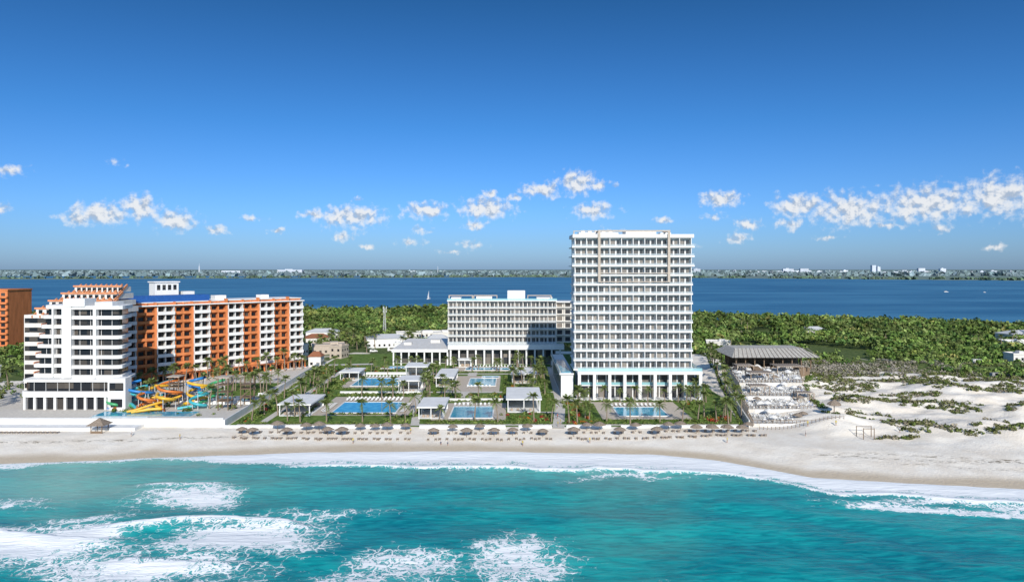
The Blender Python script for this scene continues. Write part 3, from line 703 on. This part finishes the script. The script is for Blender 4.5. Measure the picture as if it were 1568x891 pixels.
# ---------------------------------------------------------------- water park
Wp=empty('water_slide_park',(-113,238,0))
def tube(name,pts,r,mat,parent):
    cu=bpy.data.curves.new(name,'CURVE'); cu.dimensions='3D'; cu.bevel_depth=r; cu.bevel_resolution=3; cu.resolution_u=5
    sp=cu.splines.new('NURBS'); sp.points.add(len(pts)-1)
    for i,p in enumerate(pts): sp.points[i].co=(*p,1)
    sp.use_endpoint_u=True; sp.order_u=3; cu.materials.append(mat)
    o=bpy.data.objects.new(name,cu); link(o); o.parent=parent
posts=MB()
def helix(cx,cy,r,turns,zt,zb,a0,mat,out,rad=.5):
    pts=[];n=int(turns*10)
    for i in range(n+1):
        t=i/n; a=a0+t*turns*2*math.pi; pts.append((cx+r*math.cos(a),cy+r*math.sin(a),zt+(zb-zt)*t))
        if i%3==0 : posts.cyl((pts[-1][0],pts[-1][1],0),(pts[-1][0],pts[-1][1],max(.2,pts[-1][2]-.3)),.12,.12,6)
    pts+= [(pts[-1][0]+out[0]*k,pts[-1][1]+out[1]*k,zb*(1-k/3)+.5) for k in(1,2,3)]
    tube('slide_tube',pts,rad,mat,Wp)
helix(-17,4,3.2,1.6,7.5,1.5,0,m_pt,(2,-2)); helix(-17,4,4.6,1.2,8.5,2,2,m_pb,(-1,-2)); helix(-8,7,4.0,1.5,8.5,1.2,1,m_po,(2,-3)); helix(-5,-2,3.0,1.3,5.5,1,3,m_py,(-3,-1))
helix(1,9,3.6,1.5,8,1.5,4,m_py,(-2,-2)); helix(-22,9,3.6,1.4,7.5,1.3,2.2,m_po,(0,-3)); helix(5,1,3.0,1.2,6,1,5,m_pt,(-3,-1)); helix(-23,0,2.8,1.0,4.5,1,.5,m_pg,(2,-1));helix(-2,14,3,1.8,8.5,1.5,.2,m_pb,(2,-1)); helix(-12,13,3.2,1.5,8,1.5,.2,m_pt,(2,-1))
helix(8,9,3.2,1.4,8,1.5,1.2,m_pg,(-1,-3)); helix(-12,-1,2.8,1.2,5.5,1,2.2,m_po,(1,-2)); helix(-15,10,5.0,1.1,7,2.5,5.2,m_py,(1,-3))
for k,(m_,y) in enumerate([(m_py,-7),(m_po,-5.9)]):
    tube('racing_slide',[(-2,y+9,4),(-5,y+6,3),(-8,y+3,2.4),(-11,y+1,1.5),(-13,y,.9),(-15,y-1,.6)],.4,m_,Wp)
posts.obj('support_posts',m_metal,Wp)
mb=MB()
for bx,by,hh in((13,-3,8.5),(18,4,7.5),(-9,8,7)):
    for a in(0,3.4):
        for b in(0,3.4): mb.box(bx+a,by+b,0,bx+a+.28,by+b+.28,hh+2.6)
    for z in(3,6,hh): mb.box(bx-.2,by-.2,z,bx+3.9,by+3.9,z+.2)
    for z in(4,7,hh+1): 
        for b in(0,3.5): mb.box(bx,by+b,z,bx+3.7,by+b+.08,z+.1)
    for s in range(12): mb.box(bx+4+s*.45,by+.3,s*.5,bx+4.5+s*.45,by+1.6,s*.5+.12)
    mb.beam((bx,by-.1,3.1),(bx+3.6,by-.1,6),.15,.2)
mb.obj('slide_tower_frame',m_wood,Wp)
mb=MB(); mb.prism([(12.6,-3.6),(17.2,-3.6),(17.2,1.2),(12.6,1.2)],11.1,11.4); mb.prism([(-9.5,7.5),(-5,7.5),(-5,12),(-9.5,12)],9.6,9.9); mb.obj('slide_tower_roof',m_beige,Wp)
mb=MB(); mb.box(-24,-12,.05,8,-5,.12); mb.obj('splash_pool',m_pool,Wp)
gp=np.column_stack([rng.uniform(-136,-95,60),rng.uniform(226,262,60)]); shrubs('garden_shrubs',gp,.5,1.3,pick(60,s=8),45,.28,9)

# ---------------------------------------------------------------- beach club
B=empty('beach_club',(0,0,0))
dk=MB()
LV=[(73.5,98,77,101,211,226,.9),(77.2,101,80.5,105,226.01,242,2.3),(80.5,104,86,110,242.01,262,3.6),(86,110,94,124,262.01,300,5.0)]
for a,b,c,d_,y0,y1,z in LV: dk.prism([(a,y0),(b,y0),(d_,y1),(c,y1)],-1.5,z)
dk.obj('terraces',m_paving2,B)
rl=MB();wf=MB()
for a,b,c,d_,y0,y1,z in LV:
    n=int((b-a)/1.2)
    for i in range(n+1): rl.box(a+i*1.2,y0+.05,z,a+i*1.2+.12,y0+.17,z+1.05)
    rl.box(a,y0+.06,z+1.0,b,y0+.16,z+1.1)
    wf.box(a+2,y0-.12,z-1.2,b-6,y0-.02,z-.02)
    for p,q in(((a,y0),(c,y1)),((b,y0),(d_,y1))):
        rl.beam((*p,z+1.0),(*q,z+1.0),.12,.12)
        for t in np.linspace(0,1,8): x_=p[0]+(q[0]-p[0])*t;y_=p[1]+(q[1]-p[1])*t; rl.box(x_-.07,y_-.07,z,x_+.07,y_+.07,z+1)
rl.obj('timber_railings',m_wood,B); wf.obj('white_terrace_fascias',m_white,B)
bl=MB()
bl.box(96,300.01,0,129,318,5.2)
for i in range(9):
    for yy in(297,308,318): bl.box(96+i*4,yy,5.2,96.4+i*4,yy+.4,10.6)
bl.box(96,312,5.2,129,312.4,9.5)
for s in range(14): bl.box(100,276+s,5.0,103,277+s,5.2+.17*s)
bl.obj('pavilion_structure',m_wood,B)
mb=MB(); 
x0,x1,y0,y1=93.5,131,294,321
mb.add([(x0,y0,10.4),(x1,y0,10.4),(x1,y1,10.6),(x0,y1,10.6),(x0+4,y0+9,13.4),(x1-4,y0+9,13.4),(x1-4,y1-6,13.4),(x0+4,y1-6,13.4)],[(0,1,5,4),(1,2,6,5),(2,3,7,6),(3,0,4,7),(4,5,6,7),(3,2,1,0)])
mb.obj('thatched_roof',m_thatchg,B)
mb=MB(); 
for i in range(20): mb.beam((x0+1+i*1.9,y0-.3,10.55),(x0+4+i*1.65,y0+9,13.55),.16,.16)
mb.obj('roof_poles',m_beige,B)
cn=MB();cp=MB()
for (x,y,w,d_,z,h) in[(91,264,9,6,5.0,3.2),(108,282,11,8,5.0,3.2),(84,244,7,5,3.6,3),(98,238,6,3.5,2.3,3.0),(93,286,7,6,5,3.0)]:
    cn.box(x,y,z+h,x+w,y+d_,z+h+.22)
    for a in(0,w-.25):
        for b in(0,d_-.25): cp.box(x+a,y+b,z,x+a+.25,y+b+.25,z+h)
    for i in range(int(w/.9)): cp.box(x+i*.9,y-.2,z+h+.22,x+i*.9+.18,y+d_+.2,z+h+.36)
cn.obj('canopies',m_beige,B);cp.obj('canopy_posts',m_woodl,B)
def table_set():
    mb=MB(); mb.box(-.55,-.55,.7,.55,.55,.76,0); mb.box(-.06,-.06,0,.06,.06,.7,1)
    for a in range(4):
        c,s=math.cos(a*math.pi/2),math.sin(a*math.pi/2); q=MB(); q.box(-.22,.65,.4,.22,1.1,.46,1); q.box(-.22,1.08,.46,.22,1.13,.9,1); q.box(-.2,.68,0,-.15,.73,.4,1);q.box(.15,.68,0,.2,.73,.4,1);q.box(-.2,1.04,0,-.15,1.09,.4,1);q.box(.15,1.04,0,.2,1.09,.4,1)
        mb.add([(v[0]*c-v[1]*s,v[0]*s+v[1]*c,v[2]) for v in q.v],q.f,1)
    return mb.mesh('dining_set_mesh',[m_white,m_loungew])
TS=table_set(); SEATS=[]
for a,b,c,d_,y0,y1,z in LV:
    for yy in np.arange(y0+1.8,y1-1,2.5):
        t=(yy-y0)/(y1-y0); xa=a+(c-a)*t;xb=b+(d_-b)*t
        for xx in np.arange(xa+1.5,xb-1,2.5):
            if random.random()<.8: 
                p=(xx+random.uniform(-.4,.4),yy+random.uniform(-.4,.4),z); SEATS.append(p); inst('dining_set',TS,p,random.uniform(0,1.5))
for x,y in((99.5,214),(102,219)): inst('thatched_beach_umbrella',UM[0],(x,y,gz(x,y)),0,(1,1,1.5))
for i in range(34):
    p=random.choice(SEATS)
    if i%4==0: inst('thatched_beach_umbrella',random.choice(UM),(p[0]+.2,p[1]+.3,p[2]),random.uniform(0,6),.75)
    else: inst('patio_umbrella',CU,(p[0]+.2,p[1]+.3,p[2]),random.uniform(0,6),random.uniform(.62,.78))
gp=np.concatenate([line_pts((101,226),(110,262),1.3,.5),line_pts((99,212),(101,226),1.2,.6),line_pts((112,264),(128,296),1.4,1)]); shrubs('garden_shrubs',gp,.6,1.3,pick(len(gp),s=12),45,.28,15)
e=empty('beach_volleyball_posts',(100,194,gz(100,194)))
mb=MB(); 
for x,y in((-1.5,0),(1.5,0),(-2,3),(2.2,3)): mb.cyl((x,y,-.5),(x,y,3.2),.12,.1,6)
mb.beam((-1.5,0,3),(1.5,0,3),.12,.12); mb.beam((-2,3,3),(2.2,3,3),.12,.12); mb.obj('posts',m_wood,e)
mb=MB(); 
for i in range(22): x=74+i*1.2; z=gz(x,207); mb.box(x,207,z-.3,x+.12,207.12,z+1.0)
mb.beam((74,207.06,gz(74,207)+.8),(99,207.06,gz(99,207)+.8),.08,.08); mb.obj('timber_fence',m_wood)

# ---------------------------------------------------------------- dune vegetation + forest
g=np.random.default_rng(21)
n=26000; x=g.uniform(102,420,n); y=g.uniform(194,345,n); d=y-S(x)
f=fbm(x/15,y/8,91,3); keep=(f>.54-.07*sm(215,300,y))&(d>32)&~((x<131)&(y>208)&(y<325)&(x<100+.27*(y-210)+4))&(g.random(n)<.8)
x,y=x[keep],y[keep]
DG=np.array([(.09,.12,.03),(.13,.155,.045),(.16,.155,.075),(.18,.18,.075),(.24,.21,.15),(.11,.14,.04)])
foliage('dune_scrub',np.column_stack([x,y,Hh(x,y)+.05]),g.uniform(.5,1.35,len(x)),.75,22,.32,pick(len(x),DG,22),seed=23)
n=1100; x=g.normal(150,24,n); y=g.normal(322,9,n); k=(y>300)&(x>131); x,y=x[k],y[k]
foliage('dry_brush',np.column_stack([x,y,Hh(x,y)+.2]),g.uniform(.8,1.6,len(x)),.9,30,.25,pick(len(x),np.array([(.32,.29,.24),(.26,.24,.19),(.18,.18,.11)]),24),seed=25)
def scatter(n,x0,x1,y0,y1,seed):
    g=np.random.default_rng(seed); return g.uniform(x0,x1,n),g.uniform(y0,y1,n),g
x,y,g=scatter(42000,-640,700,290,770,31)
vlc=np.interp(x,[-700,-100,-95,95,110,140,200,260,400,9000],[300,330,402,402,338,340,316,300,302,305])+45*(fbm(x/30,y/30,41)-.5)
keep=(y>vlc)&(y<Lg(x)-4)&(np.abs(x)<.80*y+20)
keep&=~((x>-62)&(x<62)&(y<402)); keep&=~((x>-187)&(x<-90)&(y<372)); keep&=~((x>-335)&(x<-288)&(y<420)&(y>380))
clear=fbm(x/45,y/35,95,3); keep&=~((clear>.63)&(y<600))
keep&=g.random(len(x))<np.interp(y,[300,450,800],[1,.8,.42])
for hx,hy,w,dd,hh in HOUSES: keep&=~((x>hx-3)&(x<hx+w+3)&(y>hy-14)&(y<hy+dd+3))
keep&=~((x>-140)&(x<-60)&(y<480)&(g.random(len(x))<.55))
x,y=x[keep],y[keep]; n=len(x)
rr=np.interp(y,[300,420,800],[1.5,2.5,4.2])*g.uniform(.6,1.45,n)
big=fbm(x/30,y/25,97,3)
hz=rr*.5+np.interp(y,[300,420,700],[.2,1.5,3.0])*(.3+1.3*big)+g.uniform(-.3,1.0,n)
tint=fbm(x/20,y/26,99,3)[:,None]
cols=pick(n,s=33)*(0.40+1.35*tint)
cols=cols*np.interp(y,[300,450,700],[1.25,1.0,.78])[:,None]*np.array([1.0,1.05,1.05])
dry=g.random(n)<.06; cols[dry]=cols[dry]*np.array([1.5,1.15,1.2])
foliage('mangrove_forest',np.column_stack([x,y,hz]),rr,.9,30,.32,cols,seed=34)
x,y,g=scatter(500,-300,-178,228,330,35); k=g.random(500)<.6; x,y=x[k],y[k]
foliage('garden_shrubs',np.column_stack([x,y,Hh(x,y)+.4]),g.uniform(.8,2.2,len(x)),1,50,.26,pick(len(x),s=36),seed=36)
x,y,g=scatter(9000,-5200,5200,2700,5400,41); F_=Fs(x); k=(y>F_)&(y<F_+230); x,y=x[k],y[k]
foliage('distant_treeline',np.column_stack([x,y,np.full(len(x),2.5)]),g.uniform(10,24,len(x)),.22,10,.5,pick(len(x),np.array([(.13,.20,.13),(.16,.22,.15),(.11,.17,.12)]),42),seed=43)  # leaf colours paled with painted haze
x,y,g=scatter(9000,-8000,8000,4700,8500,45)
foliage('distant_treeline',np.column_stack([x,y,np.full(len(x),3.)]),g.uniform(25,60,len(x)),.17,8,.5,pick(len(x),np.array([(.19,.26,.27),(.22,.29,.31),(.17,.24,.25)]),46),seed=47)  # farther trees, more blue haze painted into the leaf colours
m_city=M('distant_city_walls',(.60,.63,.68),.9,.2,.004); m_cityw=M('distant_city_windows',(.34,.41,.50),.6,.1,.01)  # bluish low-contrast base colours stand in for aerial haze
mb=MB(); r=random.Random(5)
def bld(x,y,w,d_,h):
    mb.box(x,y,0,x+w,y+d_,h,0)
    k=0
    while 8+k*9<h-3: mb.box(x+w*.06,y-.6,8+k*9,x+w*.94,y-.01,11.5+k*9,1); k+=1
    if r.random()<.4: mb.box(x+w*.3,y+d_*.3,h,x+w*.6,y+d_*.6,h+5,0)
for i in range(290):
    c=r.choice([-2600,-1700,-300,2300,3300,3900,2800,4300,r.uniform(-5500,5500)]); x=r.gauss(c,450); y=r.uniform(5600,7800); h=r.choice([8,10,14,18,22,26])*r.uniform(.7,1.1)*(1.3 if x>1500 else 1)
    bld(x,y,r.uniform(20,70),40,h)
bld(3330,6400,34,34,84);bld(3380,6400,26,30,68);bld(3700,6300,60,30,55);bld(3900,6300,50,30,52);bld(1600,6100,60,30,50);bld(2350,6000,90,30,50);bld(2500,6000,70,30,52);bld(-2350,5600,150,50,34);bld(-1900,5600,200,50,42)
mb.cyl((-2530,5600,0),(-2530,5600,70),6,3,8,0); mb.cyl((-2530,5600,70),(-2530,5600,95),1.5,.5,6,0); mb.cyl((-600,5600,0),(-600,5600,70),4,1,6,0)
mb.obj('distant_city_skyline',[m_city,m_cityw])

# ---------------------------------------------------------------- boats, mast, vehicles
def boat(x,y,rz,s=1,sail=False,name='motor_boat'):
    e=empty(name,(x,y,-2),rz); e.scale=(s,s,s)
    mb=MB(); st=[(-5,1.5),(-2,1.7),(2,1.5),(4.5,.7),(5.8,.03)]
    vs=[];
    for xx,w in st: vs+=[(xx,-w*.6,-.3),(xx,w*.6,-.3),(xx,w,1.0+max(0,xx)*.08),(xx,-w,1.0+max(0,xx)*.08)]
    fs=[(0,1,2,3)]
    for i in range(4):
        a=i*4;b=a+4; fs+=[(a,b,b+1,a+1),(a+1,b+1,b+2,a+2),(a+2,b+2,b+3,a+3),(a+3,b+3,b,a)]
    mb.add(vs,fs); mb.box(-2.5,-1,1.05,1.5,1,2.2); mb.box(-3.4,-1.2,2.9,1.8,1.2,3.05)
    for a in(-3.2,1.5):
        for b in(-1.1,1.0): mb.box(a,b,2.2 if a>0 else 1.0,a+.1,b+.1,2.9)
    mb.obj('hull_and_cabin',m_white,e)
    mb=MB(); mb.box(-2.2,-1.04,1.5,1.2,-1.001,2.0); mb.obj('windows',m_glassd,e)
    if sail:
        mb=MB(); mb.cyl((0,0,2),(0,0,15),.12,.06,6); mb.obj('mast',m_metal,e)
        mb=MB(); mb.add([(-.2,0,3),(-5,.3,3),(-.2,0,14.5)],[(0,1,2)]); mb.obj('sail',m_white,e)
boat(-138,1150,1.2,1.0,True,'sailboat'); boat(940,1500,0,.9); boat(1010,1480,.2,.6)
e=empty('telecom_mast',(-88,478,0))
mb=MB()
for a,b in((-1,-1),(1,-1),(1,1),(-1,1)): mb.beam((a,b,0),(a*.35,b*.35,21),.16,.16)
for k in range(10):
    z=k*2.1; w=1-.65*z/21; w2=1-.65*(z+2.1)/21
    for s in((-1,-1,1,-1),(1,-1,1,1),(1,1,-1,1),(-1,1,-1,-1)): mb.beam((s[0]*w,s[1]*w,z),(s[2]*w2,s[3]*w2,z+2.1),.09,.09); mb.beam((s[0]*w,s[1]*w,z),(s[2]*w,s[3]*w,z),.09,.09)
for a in range(3):
    t=a*2.1
    for z in(18,20.3): mb.box(1.3*math.cos(t)-.2,1.3*math.sin(t)-.2,z,1.3*math.cos(t)+.2,1.3*math.sin(t)+.2,z+1.8); mb.beam((0,0,z+.9),(1.3*math.cos(t),1.3*math.sin(t),z+.9),.08,.08)
mb.obj('lattice',m_metal,e)
def vehicle(x,y,rz,mat,name,van=False):
    e=empty(name,(x,y,gz(x,y)+.02),rz)
    prof=[(-2.2,.35),(2.2,.35),(2.25,.8),(2.0,1.0),(1.15,1.08),(.55,1.65),(-1.5,1.68),(-2.15,1.1)] if not van else [(-2.6,.4),(2.6,.4),(2.65,1.1),(2.2,1.3),(1.7,2.3),(-2.55,2.35),(-2.65,1.2)]
    n=len(prof); mb=MB(); mb.add([(p[0],-.88,p[1]) for p in prof]+[(p[0],.88,p[1]) for p in prof],[list(range(n)),list(range(n,2*n))[::-1]]+[(i,n+i,n+(i+1)%n,(i+1)%n) for i in range(n)])
    o=mb.obj('body',mat,e); bv=o.modifiers.new('b','BEVEL'); bv.width=.08; bv.segments=2
    mb=MB(); t=1.6 if not van else 2.2
    for s in(-.895,.885): mb.box(-1.4,s,1.12 if not van else 1.4,.5 if not van else 1.6,s+.01,t)
    mb.obj('windows',m_glassd,e)
    mb=MB()
    for a in(-1.4,1.4):
        for s in(-.92,.72): mb.cyl((a,s,.34),(a,s+.2,.34),.34,.34,14)
    mb.obj('wheels',m_dark,e)
vehicle(212,303,.1,m_grey,'parked_car',True);vehicle(219,303,.1,m_dark,'parked_car',False);vehicle(226,302,.05,m_loungew,'parked_car',False)
vehicle(232,345,0,m_white,'parked_van',True)
vehicle(-80,400,.3,m_white,'parked_car');vehicle(-96,401,.1,m_dark,'parked_car');vehicle(-70,404,.2,m_loungew,'parked_van',True)

# ---------------------------------------------------------------- people
def person_mesh(seed,pose):
    r=random.Random(seed)
    if pose=='stand':
        J=[(0,0,.95),(0,0,1.2),(0,0,1.45),(0,0,1.55),(0,.01,1.66),(.2,0,1.42),(.25,.03,1.15),(.25,-.08,.9),(-.2,0,1.42),(-.25,.03,1.15),(-.25,-.06,.9),(.1,0,.92),(.11,-.04,.5),(.12,.03,.08),(.12,-.14,.04),(-.1,0,.92),(-.11,.06,.5),(-.12,.10,.08),(-.12,-.05,.04)]
    else:
        J=[(0,0,.52),(0,.04,.8),(0,.02,1.05),(0,.0,1.15),(0,-.02,1.26),(.2,.02,1.02),(.25,-.05,.76),(.18,-.3,.74),(-.2,.02,1.02),(-.25,-.05,.76),(-.18,-.3,.74),(.1,-.02,.5),(.12,-.45,.5),(.12,-.45,.08),(.12,-.6,.04),(-.1,-.02,.5),(-.12,-.45,.5),(-.12,-.4,.08),(-.12,-.55,.04)]
    E=[(0,1),(1,2),(2,3),(3,4),(2,5),(5,6),(6,7),(2,8),(8,9),(9,10),(0,11),(11,12),(12,13),(13,14),(0,15),(15,16),(16,17),(17,18)]
    rad=[.14,.13,.12,.06,.11,.07,.05,.04,.07,.05,.04,.10,.065,.045,.04,.10,.065,.045,.04]
    me=bpy.data.meshes.new('person_base'); me.from_pydata(J,E,[]); o=bpy.data.objects.new('person_base',me); link(o)
    md=o.modifiers.new('s','SKIN'); o.modifiers.new('u','SUBSURF').levels=1
    for i,v in enumerate(me.skin_vertices[0].data): v.radius=(rad[i],rad[i]); v.use_root=(i==0)
    dg=bpy.context.evaluated_depsgraph_get(); m2=bpy.data.meshes.new_from_object(o.evaluated_get(dg)); bpy.data.objects.remove(o)
    sk=M('skin',(.42,.24,.16),.6,.05); sh=M('shirt',r.choice([(.6,.6,.6),(.5,.08,.06),(.06,.15,.4),(.55,.45,.1)]),.8,.05); pa=M('shorts',r.choice([(.05,.06,.1),(.3,.27,.2)]),.8,.05); ha=M('hair',(.03,.02,.015),.8,.05)
    m2.materials.clear()
    for m_ in(sk,sh,pa,ha): m2.materials.append(m_)
    top=1.55 if pose=='stand' else 1.15; hip=.97 if pose=='stand' else .62
    for p in m2.polygons:
        c=p.center
        if c.z>top+.13 or (c.z>top+.03 and c.y>.05): p.material_index=3
        elif c.z>top-.06: p.material_index=0
        elif c.z>hip and abs(c.x)<.24: p.material_index=1
        elif c.z>(.55 if pose=='stand' else .42): p.material_index=2 if abs(c.x)<.2 else 0
        else: p.material_index=0
        p.use_smooth=True
    return m2
PS=[person_mesh(i,'stand') for i in range(3)];PT=[person_mesh(i+5,'sit') for i in range(3)]
for x,y in[(14,211),(15,214),(14.6,222),(15.5,238),(-45,196),(-20,195),(-18,194.6),(22,196),(60,193),(84,198),(95,203),(-95,198),(-30,205),(42,224),(112,200),(-110,200),(3,194),(88,206)]:
    inst('person',random.choice(PS),(x,y,max(gz(x,y),0.05 if y>209 else -9)),random.uniform(0,6))
for p in random.sample(SEATS,30):
    a=random.choice([0,1,2,3])*math.pi/2; inst('person',random.choice(PT),(p[0]+.85*math.sin(a),p[1]+.85*math.cos(a),p[2]),-a)

# ---------------------------------------------------------------- camera, sun, sky
cam=bpy.data.cameras.new('camera'); co=bpy.data.objects.new('camera',cam); link(co)
co.location=(0,0,48); co.rotation_euler=(R(90),0,0); cam.sensor_width=36; cam.lens=24.34; cam.shift_y=-.0214; cam.clip_start=1; cam.clip_end=120000
scene.camera=co
EL=27; hd=Vector((.17,-1,0)).normalized(); sd=hd*math.cos(R(EL))+Vector((0,0,math.sin(R(EL))))
sn=bpy.data.lights.new('sun','SUN'); sn.energy=4.8; sn.angle=R(.53); sn.color=(1,.95,.875); so=bpy.data.objects.new('sun',sn); link(so)
so.rotation_euler=(-sd).to_track_quat('-Z','Y').to_euler()
w=bpy.data.worlds.new('World'); scene.world=w; w.use_nodes=True; t=w.node_tree; bg=t.nodes['Background']; bg.inputs[1].default_value=.13
w.cycles.sampling_method='NONE'
sky=N(t,'ShaderNodeTexSky',sky_type='NISHITA'); sky.sun_disc=False; sky.sun_elevation=R(EL); sky.sun_rotation=math.atan2(hd.x,hd.y); sky.air_density=1.0; sky.dust_density=.6; sky.ozone_density=2.5
tc=N(t,'ShaderNodeTexCoord'); sx=N(t,'ShaderNodeSeparateXYZ'); L(t,tc.outputs['Generated'],sx.inputs[0])
D2=57.29578
az=math_(t,'MULTIPLY',math_(t,'ARCTAN2',sx.outputs[0],sx.outputs[1]),D2); el=math_(t,'MULTIPLY',math_(t,'ARCSINE',sx.outputs[2]),D2)
cv=N(t,'ShaderNodeCombineXYZ'); L(t,az,cv.inputs[0]);L(t,el,cv.inputs[1])
cr=N(t,'ShaderNodeValToRGB'); L(t,mrange(t,el,0,60,0,1,False),cr.inputs[0])
e_=cr.color_ramp.elements; e_[0].position=0;e_[0].color=(.36,.56,1.05,1); e_[1].position=1;e_[1].color=(1.05,1.15,1.25,1)
for p_,c_ in((.03,(.34,.56,1.02,1)),(.075,(.30,.56,1.03,1)),(.19,(.18,.47,.84,1)),(.36,(.105,.33,.56,1)),(.5,(.6,.85,1.0,1))):
    q=cr.color_ramp.elements.new(p_); q.color=c_
skyc=mixc(t,1,sky.outputs[0],cr.outputs[0],'MULTIPLY')
CL=[(-36,6.6,.8,.4,.8),(-32.1,3.6,.9,.45,.9),(-30.7,4.0,1.4,.6,1),(-28.2,4.5,1.0,.7,1),(-25.9,3.6,1.1,.6,1),(-23.2,3,.9,.25,.7),(-18.8,3,.5,.25,.8),(-15.8,4.4,1.1,.35,.8),(-13,4.2,2.0,.7,1),(-13.7,2.6,.7,.4,.8),(-11.8,1.8,.6,.25,.6),
(-7.2,4.8,1.5,.55,.9),(-7.5,3.2,.7,.3,.7),(-8.3,2.2,1.2,.4,.55),(-3.3,2,1.3,.4,.55),(-3,3.6,.9,.35,.8),(-2.1,5,1.7,.65,1.05),(-1.7,6.2,.6,.35,.8),(.3,5.9,.6,.35,.7),(2.4,6.5,1.2,.5,1),(5.4,7.1,1.2,.7,1),(7,6.9,.7,.4,.8),(8.5,6.8,.4,.3,.6),
(6.7,4.8,1.3,.5,1),(8.1,3,1.1,.3,.6),(12.4,3.9,.9,.3,.7),(16.8,5.5,1.2,.5,1),(16.1,4.1,1.0,.35,.6),(18.9,3.4,.8,.45,.8),(18.1,2.4,.9,.35,.8),(22.6,4.8,1.6,.65,1),(21.9,3.5,1.0,.4,.8),(26,4.4,2.1,.9,1),(31,4.6,2.8,.95,1),(35.1,4.9,1.8,1.0,1.05),(31.6,2.9,.7,.3,.7),(34.8,1.5,.7,.25,.6),
(-36.6,4,.6,.4,.7),(-29.8,7.6,.7,.4,.35),(-12.6,5.6,.6,.25,.5),(38,3.5,1.5,.6,.9),(28.5,3.2,1.4,.3,.6),(24.5,2.4,1.2,.25,.5),(-5,1.4,1.4,.2,.45),(14,1.9,1.3,.2,.45),(-20.5,3.9,1.2,.25,.5)]
dn=N(t,'ShaderNodeTexNoise',noise_dimensions='2D'); dn.inputs['Scale'].default_value=.9; dn.inputs['Detail'].default_value=4; dn.inputs['Roughness'].default_value=.6; L(t,cv.outputs[0],dn.inputs['Vector'])
dv=N(t,'ShaderNodeVectorMath',operation='MULTIPLY_ADD'); L(t,dn.outputs['Color'],dv.inputs[0]); dv.inputs[1].default_value=(1.6,.9,0)
of=N(t,'ShaderNodeVectorMath',operation='ADD'); L(t,cv.outputs[0],of.inputs[0]); of.inputs[1].default_value=(-.8,-.45,0); L(t,of.outputs[0],dv.inputs[2])
cur=None
for a,e2,wx,wy,s in CL:
    wx*=1.6;wy*=1.65
    n=N(t,'ShaderNodeVectorMath',operation='MULTIPLY_ADD'); L(t,dv.outputs[0],n.inputs[0]); n.inputs[1].default_value=(1/wx,1/wy,0); n.inputs[2].default_value=(-a/wx,-e2/wy,0)
    l=N(t,'ShaderNodeVectorMath',operation='LENGTH'); L(t,n.outputs[0],l.inputs[0])
    q=l.outputs['Value'] if s>=1 else math_(t,'ADD',l.outputs['Value'],(1-s)*.85)
    cur=q if cur is None else math_(t,'MINIMUM',cur,q)
fn=noise(t,cv.outputs[0],1.6,5,.54,dim='2D')
den=math_(t,'ADD',math_(t,'SUBTRACT',1.0,cur),math_(t,'MULTIPLY',math_(t,'SUBTRACT',fn,.5),1.45))
den=mrange(t,den,-.08,.85,0,.92)
mp=N(t,'ShaderNodeVectorMath',operation='ADD'); mp.inputs[1].default_value=(.12,.30,0); L(t,cv.outputs[0],mp.inputs[0])
fn2=noise(t,mp.outputs[0],1.6,3,.5,dim='2D')
lit=mrange(t,math_(t,'SUBTRACT',fn,fn2),-.2,.10)
ccol=mixc(t,lit,(3.3,3.9,4.8),(6.7,6.75,6.8))
fin=mixc(t,den,skyc,ccol)
L(t,fin,bg.inputs[0])
scene.view_settings.view_transform='Standard'; scene.view_settings.look='None'; scene.view_settings.exposure=0
